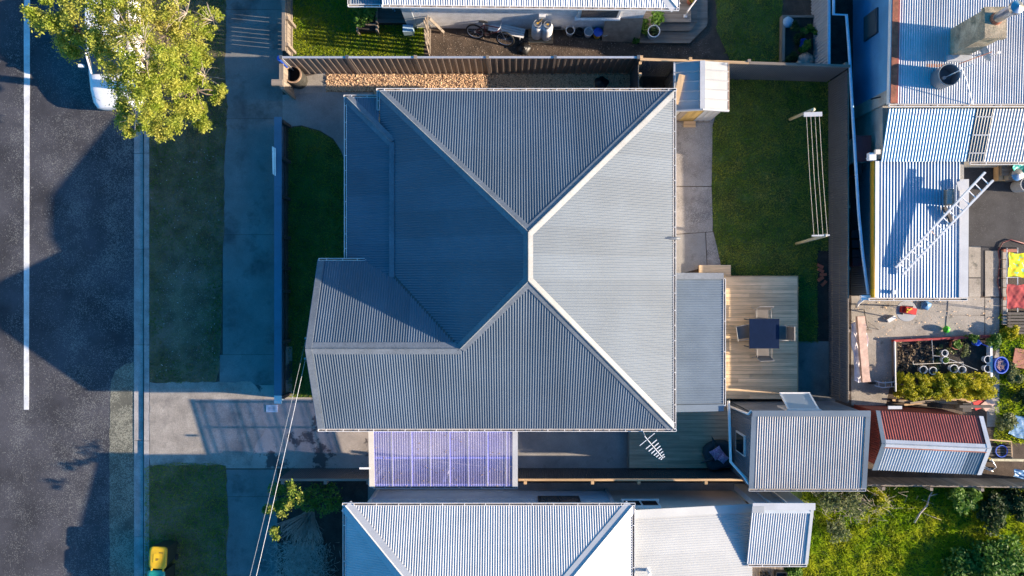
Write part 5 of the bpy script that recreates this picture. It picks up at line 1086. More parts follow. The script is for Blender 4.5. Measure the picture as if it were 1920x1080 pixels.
# ------------------------------------------------------------------ rear yard clutter
sk = T('white_sack', 'white sack of rubbish slumped against the flat roofed wall', 'sack', W(1826, 446, 0)); 
def cloth(cx, cy, z, sx, sy, m, name, parent=None, amp=.05, top=None, rot=0, n=18, seed=0, fl=6):
    g = random.Random(seed); ph = [g.uniform(0, 6) for _ in range(6)]; vs = []; fs = []
    for i in range(n):
        for j in range(n):
            a, b = i / (n - 1) * 2 - 1, j / (n - 1) * 2 - 1
            zz = z + amp * (math.sin(fl * a + ph[0] + 2 * b) * math.sin(fl * .8 * b + ph[1]) + .5 * math.sin(fl * 2 * a + ph[2]) * math.sin(fl * 1.7 * b + ph[3]))
            x, y = a * sx * (1 + .05 * math.sin(4 * b + ph[4])), b * sy * (1 + .05 * math.sin(4 * a + ph[5])); c_, s_ = math.cos(rot), math.sin(rot)
            vs.append((cx + x * c_ - y * s_, cy + x * s_ + y * c_, zz))
    k = n * n; vs += [(x, y, z_ - .025) for x, y, z_ in vs]
    for i in range(n - 1):
        for j in range(n - 1): q = i * n + j; fs += [(q, q + n, q + n + 1, q + 1), (k + q + 1, k + q + n + 1, k + q + n, k + q)]
    bd_ = [i * n for i in range(n)] + [(n - 1) * n + j for j in range(1, n)] + [i * n + n - 1 for i in range(n - 2, -1, -1)] + [j for j in range(n - 2, 0, -1)]
    for i in range(len(bd_)): a, b = bd_[i], bd_[(i + 1) % len(bd_)]; fs.append((a, b, b + k, a + k))
    return MB().add(vs, fs).build(name, m, parent, True, top=top)
q = W(1828, 448, .45); blob([(0, sq(.28, 4)), (.2, sq(.33, 4, .1)), (.42, sq(.33, 3.2, .2)), (.55, sq(.25, 3))], 20).build('bag', mat('printed_sack', (.74, .72, .72), .6, 0, .05, 5, 30, .05, stain=((.55, .22, .25), 9, .66, .70)), sk, True).location = Vector((0, 0, 0))
sk.location = W(1830, 447, .025)
def can(u, v, r, hgt, m, lb, lid=True, z=.02):
    q = W(u, v, z); t = T('rubbish_can', lb, 'can', q)
    MB().lathe(q, [(r * .85, 0), (r, hgt), (r * 1.05, hgt), (r * 1.05, hgt + .02), (r * .94, hgt + .02), (r * .92, hgt * .3), (0, hgt * .3)], 24).build('body', m, t, 'auto')
    if lid: MB().lathe(q + Vector((0, 0, hgt)), [(r * 1.08, 0), (r * 1.08, .03), (r * .7, .09), (0, .11)], 24).build('lid', M['steel'], t, 'auto'); MB().torus(q + Vector((0, 0, hgt + .12)), .06, .012, Matrix.Rotation(R(90), 3, 'X'), 14, 6).build('handle', M['steel'], t)
can(1888, 332, .2, .55, M['steel'], 'lidded metal rubbish can beside the turquoise tarpaulin'); can(1905, 350, .24, .6, M['grey_plastic'], 'open grey plastic bin beside the metal rubbish can', False)
cloth(W(1912, 0)[0], W(0, 320)[1], .62, .62, .22, M['turquoise'], 'tarpaulin', None, .05, ('turquoise tarpaulin draped over stacked timber in the asphalt yard', 'tarpaulin'), R(8), seed=4)
ws = T('timber_stack', 'stack of pale timber offcuts under the turquoise tarpaulin', 'timber stack', W(1895, 318, 0))
for k in range(6): pbox('offcut', (.16, .85, .28), M['t_new_y'], ws, W(1872 + 11 * k, 316, .2) + Vector((0, 0, .0)))
for k in range(3): pbox('offcut', (.9, .12, .1), M['t_grey_x'], ws, W(1890, 312 + 7 * k, .40) + Vector((.2, 0, 0)))
hp = [W(1878, 560, .05), W(1871, 530, .05), W(1875, 490, .05), W(1872, 470, .05), W(1880, 455, .05), W(1895, 449, .06), W(1925, 458, .05)]
MB().tube(hp, .022, 6).build('garden_hose', M['maroon'], None, True, top=('dark red garden hose curling round the end of the asphalt yard', 'hose'))
ry2 = T('laundry_rack', 'white laundry rack beside the rear path, holding a towel and a mat', 'laundry rack', W(1905, 530, 0))
for u in (1888, 1908): MB().tube([W(u, 465, 0.02), W(u, 470, .82), W(u, 580, .82), W(u, 585, .02)], .016, 6).build('frame', M['white_plastic'], ry2)
for v in (478, 500, 520, 545, 570): MB().tube([W(1886, v, .83), W(1925, v, .83)], .008, 5).build('bar', M['white_plastic'], ry2)
def towelmat():
    m, t, p = new_mat('tropical_towel'); c = rampmix(t, noise(t, 7, 3, lo=.47, hi=.53), (.62, .75, .02), (.75, .55, .02)); c = rampmix(t, noise(t, 9, 3, lo=.60, hi=.63), c, (.25, .6, .5)); c = rampmix(t, noise(t, 16, 3, lo=.68, hi=.70), c, (.6, .12, .04)); t.links.new(c, p.inputs['Base Color']); p.inputs['Roughness'].default_value = .95; return m
cloth(W(1910, 0, .87)[0], W(0, 497, .87)[1], .875, .33, .40, towelmat(), 'towel', None, .012, ('bright yellow-green patterned towel hung over the laundry rack', 'towel'), R(-3), seed=5)
cloth(W(1906, 0, .87)[0], W(0, 556, .87)[1], .875, .32, .40, M['redmat'], 'bath_mat', None, .012, ('red woven mat hung over the laundry rack', 'mat'), 0, seed=6)
fb = T('flower_border', 'narrow border of pale blocks and brown boards beside the laundry rack', 'border', W(1884, 520, 0))
for k in range(8): pbox('edging_block', (.16, .30, .12), M['conc_old'], fb, W(1883, 478 + 17.5 * k, .06))
for v in (470, 560): pbox('end_board', (.5, .1, .14), M['terracotta'], fb, W(1893, v, .08))
fm = MB()
mt = T('slatted_frame', 'dark slatted wooden frame lying on the sunny grass', 'frame', W(1912, 605, 0))
for k in range(7): pbox('slat', (.9, .085, .03), M['t_dark'], mt, W(1913, 588 + 6 * k, .16))
for s in (-.4, .4): pbox('bearer', (.06, .8, .12), M['t_dark'], mt, W(1913, 606, .08) + Vector((s, 0, 0)))
MB().box(W(1913, 672, .06), (.5, .66, .05), R(-10)).build('brown_board', M['terracotta'], None, top=('flat red-brown board lying on the sunny grass', 'board'))
cloth(W(1909, 0)[0], W(0, 800)[1], .10, .30, .36, M['tarp_blue'], 'blue_sheet', None, .007, ('faded blue plastic sheet spread on the grass past the red shed', 'sheet'), R(-20), seed=8)
# round table with toys
rt = T('garden_table', 'round white garden table with a red toy on it', 'table', W(1694, 583, 0)); q = W(1694, 583, 0)
tq = W(1700, 583, .7); MB().lathe((tq.x, tq.y, .66), [(.34, 0), (.36, .02), (.35, .04), (0, .04)], 28).build('top', M['grey_plastic'], rt, 'auto')
for a in (30, 150, 270): MB().tube([(tq.x + .3 * math.cos(R(a)), tq.y + .3 * math.sin(R(a)), .012), (tq.x + .1 * math.cos(R(a)), tq.y + .1 * math.sin(R(a)), .67)], .02, 6).build('leg', M['white_plastic'], rt)
ty = T('toy_car', 'red and yellow plastic toy on the round white table', 'toy', (tq.x, tq.y, .7)); MB().box((tq.x, tq.y + .02, .80), (.5, .22, .16), R(-10)).box((tq.x - .05, tq.y + .04, .92), (.22, .2, .1), R(-10)).build('body', M['red'], ty); MB().box((tq.x - .05, tq.y + .05, .985), (.18, .05, .03), R(25)).box((tq.x - .12, tq.y + .02, .985), (.05, .14, .03), R(-10)).build('trim', M['yellow'], ty)
for s in (-1, 1):
    for e in (-1, 1): MB().lathe((tq.x + s * .17, tq.y + .02 + e * .12, .76), [(.05, -.02), (.05, .02)], 12, Matrix.Rotation(R(90), 3, 'X')).build('wheel', M['black'], ty)
bag(1735, 572, .22, 'crumpled blue and black bundle beside the round garden table', M['tarp_blue'], name='bundle')
MB().beam(W(1664, 602, .06), W(1678, 594, .06), .12, .1).build('pale_post', M['white_plastic'], None, top=('short white post lying on the concrete near the round table', 'post'))
blob([(0, sq(.02, 2)), (.04, sq(.09, 2)), (.12, sq(.125, 2)), (.2, sq(.09, 2)), (.24, sq(.02, 2))], 18).build('ball', M['greenball'], None, True, top=('bright green ball on the concrete beside the vegetable plot', 'ball')).location = W(1771, 617, .03)
# long timber beam on white tarpaulin
tm = T('timber_beam', 'long pale squared timber beam lying on the white tarpaulin by the corrugated fence', 'timber beam', W(1618, 655, .5)); MB().beam(W(1613, 593, .80), W(1623, 716, .80), .26, .14).build('beam', M['pinkboard'], tm); 
for v in (620, 690): MB().box(W(1618, v, .37) , (.3, .1, .72)).build('bearer', M['t_grey_x'], tm)
cloth(W(1613, 0, .6)[0], W(0, 660, .6)[1], .62, .26, 1.0, M['tarp_white'], 'white_tarpaulin', None, .06, ('crumpled white tarpaulin under the long timber beam', 'tarpaulin'), R(4), 26, seed=9, fl=8)
th = T('hand_trolley', 'white tubular hand trolley lying beside the golden hedge', 'trolley', W(1660, 722, 0))
for dv in (0, 9): MB().tube([W(1640, 714 + dv, .25), W(1655, 718 + dv, .3), W(1676, 716 + dv, .3), W(1684, 722 + dv, .3)], .018, 6).build('side_tube', M['alu'], th)
for u in (1648, 1660, 1672): MB().tube([W(u, 715, .29), W(u, 725, .29)], .013, 6).build('cross_tube', M['alu'], th)
MB().lathe(W(1635, 718, .14), [(.1, -.03), (.13, -.02), (.13, .02), (.1, .03)], 18, Matrix.Rotation(R(90), 3, 'X')).build('wheel', M['rubber'], th, 'auto')
MB().tube([W(1677, 640, .75), W(1679, 734, .75)], .03, 8).build('plot_pole', M['grey_plastic'], None, top=('long grey pole along the house side of the vegetable plot', 'pole'))
cut = MB().tube([W(1620, 580, .02), W(1625, 610, .9), W(1631, 622, .02)], .015, 6).tube([W(1628, 604, .4), W(1648, 618, .02)], .012, 6).build('garden_tool', M['t_dark'], None, top=('thin dark garden tool leaning near the timber beam', 'garden tool'))
# vegetable plot
vp_ = T('vegetable_plot', 'vegetable plot framed by red-brown boards and white poles, full of dark mulch', 'garden bed', W(1770, 665, 0))
MB().beam(W(1674, 639, .12), W(1868, 630, .12), .07, .2).build('frame_board', M['redmat'], vp_); MB().beam(W(1855, 648, .15), W(1856, 706, .15), .08, .22).build('frame_board', M['white'], vp_); MB().beam(W(1677, 640, .1), W(1677, 705, .1), .1, .18).build('frame_board', M['t_grey_y'], vp_)
for p, q_ in (((1712, 683), (1806, 679)), ((1712, 683), (1712, 677)), ((1747, 637), (1750, 680)), ((1777, 672), (1833, 694)), ((1750, 667), (1762, 668)), ((1806, 680), (1806, 697))): MB().tube([W(*p, .22), W(*q_, .22)], .012, 6).build('pole', M['grey_plastic'] if p[0] != 1712 else M['cream'], vp_)
rr = random.Random(5); cs_ = [((W(rr.uniform(1682, 1745), 0)[0], W(0, rr.uniform(642, 695))[1], .08), rr.uniform(.08, .2)) for k in range(26)]
leaves(cs_, 26, .05, mat('withered_leaf', (.12, .085, .05), .9, 0, .5, 9, 30, .2), vp_, 'withered_plants', seed=6)
cs_ = [((W(rr.uniform(1750, 1815), 0)[0], W(0, rr.uniform(645, 690))[1], .1), rr.uniform(.06, .16)) for k in range(12)]
leaves(cs_, 30, .04, M['leaf_pale'], vp_, 'seedlings', seed=7)['kind'] = 'stuff'
pl_l = [(1765, 661, .11, 'round white pot of dark soil by the plot centre pole', None), (1766, 674, .12, 'round white pot filled with green seedlings', (M['leaf_green'], .1, 60, .04)), (1725, 692, .13, 'white pot by the hedge nearest the bare stakes', None), (1743, 694, .13, 'white pot second along the hedge from the stakes', None), (1782, 690, .14, 'white pot along the hedge with a small weed in it', (M['leaf_dark'], .07, 30, .04)), (1797, 692, .13, 'white pot along the hedge touching the weedy pot', None), (1845, 673, .13, 'upper of two black-soil pots beside the white plot board', None), (1845, 690, .13, 'lower of two black-soil pots beside the white plot board, next to the hedge', None), (1786, 645, .17, 'large terracotta pot with a leafy plant by the red-brown board', (M['leaf_green'], .15, 90, .05))]
for u, v, r_, lb, plant in pl_l: pot(u, v, r_, .22, M['terracotta'] if 'terracotta' in lb else M['white_plastic'], lb, M['black'], z=.03, group='pots in the vegetable plot', plant=plant)
tubb = T('blue_tub', 'large oval blue tub of twigs beside the vegetable plot', 'tub', W(1867, 683, .02)); q = W(1867, 683, .02)
mx = Matrix.Diagonal((.92, 1.1, 1)); MB().lathe(q, [(.2, 0), (.25, .3), (.27, .3), (.27, .33), (.235, .33), (.2, .12), (0, .12)], 26, mx).build('shell', M['blue'], tubb, 'auto')
tw = MB()
for k in range(40): a = rr.uniform(0, 6.28); b = rr.uniform(0, 6.28); tw.tube([q + Vector((.19 * math.cos(a) * rr.random(), .2 * math.sin(a), .2 + rr.uniform(0, .1))), q + Vector((.18 * math.cos(b), .2 * math.sin(b) * rr.random(), .24 + rr.uniform(0, .08)))], .006, 4)
tw.build('twigs', M['pinkboard'], tubb)
wc = T('watering_can', 'blue watering can standing among the plot shrubs', 'watering can', W(1827, 642, .03)); q = W(1827, 642, .03); MB().lathe(q, [(.11, 0), (.11, .2), (.08, .22), (.08, .23), (0, .2)], 16).build('body', M['blue'], wc, 'auto'); MB().tube([q + Vector((.1, 0, .05)), q + Vector((.3, -.12, .28))], .02, 6).build('spout', M['blue'], wc); MB().torus(q + Vector((-.02, 0, .25)), .1, .012, Matrix.Rotation(R(90), 3, 'X'), 16, 6).build('handle', M['blue'], wc)
bush('round_shrub', 'round bright green shrub next to the blue watering can and rear path', 'shrub', 1852, 638, .30, .55, M['leaf_green'], 10, 170, .035, 4, 31, z=.02)
bush('round_shrub', 'small leafy shrub between the terracotta pot and the watering can', 'shrub', 1812, 632, .22, .4, M['leaf_green'], 8, 110, .035, 4, 32, z=.02); bush('leafy_weed', 'low leafy weed under the small shrub in the plot', 'plant', 1810, 651, .2, .2, M['leaf_pale'], 6, 70, .04, 3, 33, z=.03)
# golden hedge: clipped box of foliage
hg = T('hedge', 'clipped golden hedge between the vegetable plot and the red shed', 'hedge', W(1778, 722, 0)); cs_ = []
ha, hb = W(1690, 748, .7), W(1866, 702, .7)
for k in range(420): cs_.append(((rr.uniform(ha.x, hb.x), rr.uniform(ha.y + .02, hb.y - .02), rr.uniform(.2, .82)), rr.uniform(.07, .13)))
leaves(cs_, 60, .03, M['leaf_hedge'], hg, 'foliage', .9, .6, 8)
mb = MB()
for k in range(14): x = ha.x + (hb.x - ha.x) * (k + .5) / 14; mb.tube([(x, (ha.y + hb.y) / 2, 0), (x + .05, (ha.y + hb.y) / 2 + .05, .6)], .025, 5)
mb.build('stems', M['bark'], hg)
# strips between hedge and red shed
pj = T('lumber_pile', 'loose pile of weathered boards and pink sheets between the hedge and red shed', 'lumber pile', W(1770, 757, 0))
for k in range(11): pbox('board', (1.0, .07, .03), M['t_grey_x' if k % 2 else 't_new_x'], pj, W(1700 + 11 * k, 752 + 4 * math.sin(k), .1 + .03 * (k % 4)), (0, 0, R(rr.uniform(-14, 8))))
for k in range(3): pbox('sheet_offcut', (.42, .3, .03), M['red' if k == 1 else 'pinkboard'], pj, W(1822 + 15 * k, 758, .15 + .02 * k), (0, 0, R(20 * k)))
pbox('dark_post', (1.1, .09, .09), M['t_dark'], pj, W(1828, 762, .5)); pbox('pole_rest', (.3, .3, .46), M['t_dark'], pj, W(1806, 762, .25))
# boat-like clutter behind the red shed
ck_ = T('handcart', 'white tubular cart with yellow grips parked behind the red shed', 'cart', W(1862, 868, 0))
MB().tube([W(1850, 856, .5), W(1858, 860, .55), W(1868, 876, .5), W(1860, 882, .4), W(1845, 874, .35)], .02, 6).tube([W(1845, 878, .35), W(1862, 884, .38)], .02, 6).build('tube_frame', M['alu'], ck_, True); MB().beam(W(1848, 857, .52), W(1858, 860, .56), .05, .05).build('grip', M['yellow'], ck_); 
for dv in (0, 14): MB().lathe(W(1856, 864 + dv, .16), [(.1, -.03), (.15, -.02), (.15, .02), (.1, .03)], 16, Matrix.Rotation(R(90), 3, 'X')).build('wheel', M['rubber'], ck_, 'auto'); MB().tube([W(1856, 864 + dv, .16), W(1858, 864 + dv, .5)], .015, 6).build('strut', M['alu'], ck_)
bu = W(1871, 894, .2); by = T('buoy', 'round blue buoy lying against the paling fence', 'buoy', W(1871, 894, 0)); blob([(0, sq(.05, 2)), (.05, sq(.14, 2)), (.16, sq(.19, 2)), (.27, sq(.14, 2)), (.33, sq(.04, 2))], 20).build('float', M['blue'], by, True); MB().torus((.16, -.02, .2), .05, .015, None, 12, 6).build('eye', M['white_plastic'], by); by.location = W(1871, 894, .02)
cloth(W(1905, 0)[0], W(0, 884)[1], .55, .42, .14, M['tarp_blue'], 'tarpaulin', None, .03, ('blue tarpaulin bundled with white rope by the paling fence', 'tarpaulin'), R(-12), seed=12)
nt_ = T('net_frame', 'dark slatted frame with a blue hoop behind the red shed', 'frame', W(1870, 850, 0))
for k in range(5): pbox('slat', (.85, .06, .03), M['t_dark'], nt_, W(1874, 838 + 5 * k, .3))
for s in (-.36, .36): pbox('leg', (.06, .5, .28), M['t_dark'], nt_, W(1874, 848, .15) + Vector((s, 0, 0)))
MB().torus(W(1878, 846, .34), .2, .018, None, 22, 6).build('hoop', M['blue'], nt_); MB().tube([W(1852, 824, .4), W(1896, 828, .4), W(1897, 856, .4)], .03, 6).build('rail', M['t_new_x'], nt_); MB().beam(W(1855, 862, .45), W(1925, 863, .45), .08, .05).build('top_plank', M['t_line'], nt_)
M['leaf_sunlit'] = leafmat('sunlit_leaf', (.14, .24, .02), (.34, .34, .06), 4, .4)  # brighter leaf colour stands in for sun on parts of the shrub
# ------------------------------------------------------------------ street: tree, car, bins, wires, shrubs
tb0 = W(350, 185, .01); tt = T('street_tree', 'sunlit yellow-green street tree spreading over the parked white car', 'tree', tb0)
rt_ = random.Random(3); cl_ = []
def TZ(u, v, z): return W(u, v, z)
spots_ = [(60, 28, 3.9, .28), (85, 40, 4.0, .34), (112, 48, 4.0, .32), (100, 18, 4.3, .4), (135, 25, 4.6, .5), (165, 10, 4.8, .55), (120, 85, 3.8, .36), (145, 100, 4.0, .48), (132, 72, 4.2, .36), (170, 55, 4.9, .5), (205, 25, 5.2, .55), (210, 70, 5.3, .55), (255, 40, 5.5, .6), (300, 20, 5.2, .55), (345, 30, 4.8, .5), (385, 28, 4.2, .32), (408, 30, 4.0, .2), (250, 90, 5.6, .6), (295, 75, 5.5, .6), (340, 75, 5.0, .55), (378, 70, 4.4, .42), (215, 120, 5.1, .55), (260, 135, 5.4, .6), (305, 125, 5.3, .6), (350, 120, 4.9, .55), (385, 110, 4.2, .3), (245, 180, 4.9, .55), (290, 175, 5.0, .6), (335, 165, 4.7, .5), (372, 160, 4.2, .4), (405, 178, 3.6, .3), (415, 172, 3.5, .2), (225, 220, 4.0, .4), (265, 215, 4.4, .5), (310, 212, 4.3, .5), (355, 205, 4.0, .42), (385, 212, 3.6, .38), (380, 232, 3.4, .3), (285, 235, 3.9, .35), (302, 252, 3.6, .26), (248, 245, 3.7, .25), (315, 238, 3.8, .3), (190, 30, 4.9, .5), (230, 8, 5.2, .5), (275, -10, 5.3, .6), (200, -25, 5.0, .6), (130, -20, 4.5, .5), (330, -20, 4.9, .5), (60, 30, 3.7, .2), (190, 80, 4.6, .5), (230, 150, 4.6, .5), (275, 155, 4.9, .5), (320, 145, 4.7, .5), (360, 95, 4.5, .45), (395, 60, 4.1, .3), (230, 195, 4.2, .4), (335, 225, 3.7, .35), (270, 60, 5.2, .5), (160, 75, 4.3, .4), (320, 45, 5.0, .5), (345, 190, 4.2, .4), (290, 195, 4.4, .45)]
spots_ = [(u, v, z + (max(0, 230 - u) * .0085) - (max(0, u - 300) * .004), r) for u, v, z, r in spots_]
for u, v, z, r in spots_:
    c0 = W(u, v, z)
    for k in range(5):
        d = Vector((rt_.gauss(0, 1), rt_.gauss(0, 1), rt_.gauss(0, .6))); d = d.normalized() * r * rt_.uniform(.25, .8); cl_.append((tuple(c0 + d), r * rt_.uniform(.3, .55), rt_.uniform(.5, 1.1)))
leaves(cl_, 300, .034, M['leaf_tree'], tt, 'crown', .75, .5, 21, -1)
tk_ = Vector((tb0.x - .05, tb0.y + .1, 2.2)); mb = MB().tube([tb0, (tb0.x + .03, tb0.y + .02, .8), tk_], .17, 10, .12); mb.build('trunk', M['bark'], tt, True)
lm = MB()
hubs = [W(u, v, z) for u, v, z in ((150, 60, 4.0), (235, 60, 4.7), (320, 60, 4.5), (300, 150, 4.3), (220, 150, 4.2), (370, 170, 3.6), (300, 215, 3.6))]
for hb_ in hubs: lm.tube([tk_, tk_.lerp(hb_, .5) + Vector((0, 0, .25)), hb_], .07, 7, .035)
for u, v, z, r in spots_:
    c0 = W(u, v, z); hb_ = min(hubs, key=lambda p: (p - c0).length); lm.tube([hb_, hb_.lerp(c0, .55) + Vector((rt_.uniform(-.1, .1), rt_.uniform(-.1, .1), .05)), c0], .03, 5, .008)
lm.build('limbs', M['bark'], tt, True)
tg = MB()
for u, v, z in ((330, 8, 5.1), (345, 20, 5.0), (242, 62, 5.6), (265, 75, 5.7), (270, 105, 5.6), (395, 35, 4.2), (380, 140, 4.3), (255, 222, 4.3), (125, 42, 4.2)):
    c0 = W(u, v, z)
    for k in range(16): e = c0 + Vector((rt_.gauss(0, .28), rt_.gauss(0, .28), rt_.uniform(0, .25))); tg.tube([c0 + Vector((0, 0, -.2)), c0.lerp(e, .6), e], .008, 4, .003)
tg.build('bare_twigs', M['twig'], tt)['kind'] = 'stuff'
# parked car, bonnet towards the driveway
car = T('parked_car', 'white hatchback parked at the kerb under the street tree', 'car')
def loft(st, n=20, pw=5):
    vs = []; fs = []
    for y, hw_, z0_, z1_, p in st:
        for k in range(n):
            a = 2 * math.pi * k / n; c_, s_ = math.cos(a), math.sin(a); vs.append((hw_ * math.copysign(abs(c_) ** (2 / p), c_), y, (z0_ + z1_) / 2 + (z1_ - z0_) / 2 * math.copysign(abs(s_) ** (2 / p), s_)))
    for i in range(len(st) - 1):
        for k in range(n): fs.append((i * n + k, (i + 1) * n + k, (i + 1) * n + (k + 1) % n, i * n + (k + 1) % n))
    fs += [tuple(range(n)), tuple((len(st) - 1) * n + k for k in range(n - 1, -1, -1))]
    return MB().add(vs, fs)
loft([(-2.12, .55, .32, .55, 3), (-2.08, .72, .25, .66, 3.5), (-1.9, .82, .22, .74, 4), (-1.5, .86, .2, .83, 5), (-.9, .87, .2, .93, 5), (0, .875, .2, .95, 5), (1.2, .87, .2, .97, 5), (1.8, .84, .24, .96, 4.5), (2.02, .76, .3, .9, 4), (2.08, .62, .4, .8, 3)]).build('body', M['carwhite'], car, 'auto')
loft([(-1.02, .70, .86, .95, 4), (-.45, .66, .86, 1.36, 4), (.2, .64, .86, 1.44, 4), (1.2, .64, .86, 1.40, 4), (1.75, .62, .86, 1.05, 4)]).build('windows', M['glass'], car, 'auto')
loft([(-.42, .58, 1.33, 1.385, 4), (.1, .61, 1.40, 1.465, 4), (1.1, .60, 1.37, 1.43, 4), (1.35, .56, 1.28, 1.36, 4)]).build('roof', M['carwhite'], car, 'auto')
for s in (-1, 1):
    MB().tube([(s * .68, -1.0, .93), (s * .64, -.42, 1.36)], .03, 6).tube([(s * .62, 1.2, 1.38), (s * .66, 1.72, .98)], .04, 6).tube([(s * .67, .35, .95), (s * .63, .35, 1.42)], .025, 6).build('pillar', M['carwhite'], car)
    MB().box((s * .98, -.75, 1.0), (.16, .1, .12)).build('mirror', M['carwhite'], car); MB().add([(s * .45, -2.06, .52), (s * .74, -1.9, .55), (s * .74, -1.72, .745), (s * .50, -1.88, .745)], [(0, 1, 2, 3) if s < 0 else (3, 2, 1, 0)]).build('headlight', M['paleglass'], car)
    for y in (-1.28, 1.3):
        w_ = MB().lathe((s * .78, y, .31), [(.2, -.1), (.3, -.1), (.31, -.06), (.31, .06), (.3, .1), (.2, .1)], 22, Matrix.Rotation(R(90), 3, 'Y')).build('wheel', M['rubber'], car, 'auto'); MB().lathe((s * .80, y, .31), [(.21, -.085), (.21, .085)], 16, Matrix.Rotation(R(90), 3, 'Y')).build('rim', M['alu'], w_)
MB().box((0, -2.1, .42), (.5, .05, .11)).build('grille', M['black'], car); MB().tube([(-.5, -1.0, .97), (.1, -.78, 1.1)], .01, 5).build('wiper', M['black'], car)
MB().box((0, -2.118, .30), (.36, .02, .1)).build('number_plate', M['white_plastic'], car)
cc = W(205, 0, .9); car.location = (cc.x + .02, W(0, 203, .55)[1] + 2.12, -.10); car.rotation_euler = (0, 0, R(1.2))
# wheelie bins
def bin_(u, v, lidm, lb, rz):
    t = T('wheelie_bin', lb, 'bin', group='wheelie bins on the verge')
    MB().add([(-.22, -.26, 0.06), (.22, -.26, .06), (.22, .24, .06), (-.22, .24, .06), (-.28, -.34, .98), (.28, -.34, .98), (.28, .32, .98), (-.28, .32, .98)], [(3, 2, 1, 0), (4, 5, 6, 7), (0, 1, 5, 4), (1, 2, 6, 5), (2, 3, 7, 6), (3, 0, 4, 7)]).build('body', M['bin_body'], t)
    se = lambda r, p=7: (lambda a: r / ((abs(math.cos(a)) ** p + abs(math.sin(a)) ** p) ** (1 / p))); ld = blob([(.98, se(.325)), (1.03, se(.33)), (1.06, se(.305)), (1.075, se(.25, 6))], 36); ld.v = [(x * .9, y * 1.12 - .02, z) for x, y, z in ld.v]; lo_ = ld.build('lid', lidm, t, 'auto')
    MB().box((0, -.02, 1.078), (.26, .28, .012)).build('lid_panel', lidm, lo_); MB().box((.12, .17, 1.076), (.14, .02, .012)).box((0, -.04, 1.086), (.09, .03, .006)).box((-.02, -.08, 1.086), (.07, .02, .006)).build('lid_mark', M['bin_body'], lo_)
    for s in (-1, 1): pbox('hinge_lug', (.045, .12, .05), lidm, lo_, (s * .19, -.41, 1.02))
    MB().tube([(-.25, -.40, .96), (.25, -.40, .96)], .018, 8).build('handle', M['bin_body'], t)
    for s in (-1, 1): MB().lathe((s * .25, -.30, .1), [(.1, -.025), (.1, .025)], 18, Matrix.Rotation(R(90), 3, 'Y')).build('wheel', M['rubber'], t, 'auto')
    MB().tube([(-.25, -.30, .1), (.25, -.30, .1)], .012, 6).build('axle', M['steel'], t)
    q = W(u, v, 1.05); t.location = (q.x, q.y, .014); t.rotation_euler = (0, 0, R(rz))
bin_(296, 1045, M['yellow'], 'dark wheelie bin with a yellow lid on the verge', -3); bin_(292, 1089, M['teal'], 'dark wheelie bin with a green lid behind the yellow-lidded bin', -2)
# service wires
for (a, b, r, lb, mm) in ((W(574, 634, 3.95), W(462, 1084, 5.4), .004, 'thin dark service wire running from the gable to the street', M['grey_plastic']), (W(573, 672, 3.7), W(474, 1084, 5.4), .006, 'pale green service wire running from the gable to the street', M['white_plastic'])):
    e = a + (b - a) * 2.2; MB().tube([a.lerp(e, k / 12) + Vector((0, 0, -.35 * math.sin(math.pi * k / 12))) for k in range(13)], r, 6).build('service_wire', mm, None, True, top=(lb, 'wire', 'service wires'))
# shrub by the drive
bs = T('shrub', 'green shrub with bare fanned grey branches behind the driveway fence', 'shrub', W(575, 955, 0)); g3 = random.Random(9); cs_ = []
for u, v, z, r in ((520, 918, 1.1, .3), (545, 915, 1.3, .35), (560, 935, 1.4, .32), (535, 945, 1.5, .25), (590, 925, 1.2, .4), (620, 925, 1.0, .4), (605, 950, 1.1, .35), (520, 950, 1.4, .2), (500, 955, 1.4, .16), (515, 995, 1.5, .17), (630, 945, .9, .3), (575, 945, 1.2, .3)): cs_.append((tuple(W(u, v, z)), r))
leaves(cs_, 200, .05, M['leaf_green'], bs, 'foliage', .7, .5, 10); leaves([(tuple(W(u, v, z)), r) for u, v, z, r in ((545, 912, 2.5, .16), (552, 925, 2.6, .2), (562, 935, 2.5, .16), (538, 950, 2.6, .16), (528, 965, 2.7, .15), (507, 955, 2.6, .16), (513, 995, 2.8, .16), (518, 1008, 2.8, .1), (545, 940, 2.5, .14))], 90, .04, M['leaf_sunlit'], bs, 'sunlit_foliage', .8, .5, 12, -1); tw = MB(); base = W(588, 955, .1)
for k in range(130):
    a = R(g3.uniform(195, 305)); L = g3.uniform(.5, 1.25); e = base + Vector((math.cos(a) * L * .9, math.sin(a) * L * .75, g3.uniform(.5, 1.2))); mid = base.lerp(e, .5) + Vector((0, 0, .12)); tw.tube([base + Vector((g3.uniform(-.1, .1), g3.uniform(-.1, .1), .3)), mid, e], .012, 4, .005)
    for j in range(3): f = e + Vector((g3.uniform(-.2, .2), g3.uniform(-.3, .05), g3.uniform(-.05, .15))); tw.tube([mid.lerp(e, .5 + .15 * j), f], .005, 3, .003)
tw.build('branches', M['twig'], bs)
dt = T('dry_tussock', 'dry grey tussock grass below the shrub against the pale roof house', 'plant', W(570, 1050, 0)); n = 5200
P = np.stack([rng.normal(W(572, 0)[0], .42, n), rng.uniform(W(0, 1130)[1], W(0, 1010)[1], n), rng.uniform(.15, .7, n)], 1); a = rng.normal(R(250), .9, n); L = rng.uniform(.12, .35, n)
e = P + np.stack([np.cos(a) * L, np.sin(a) * L, rng.uniform(-.15, .1, n)], 1); wv = np.stack([-np.sin(a), np.cos(a), 0 * a], 1) * .006
npmesh('blades', np.stack([P - wv, P + wv, e], 1).reshape(-1, 3), np.arange(n * 3).reshape(-1, 3), M['twig'], dt)
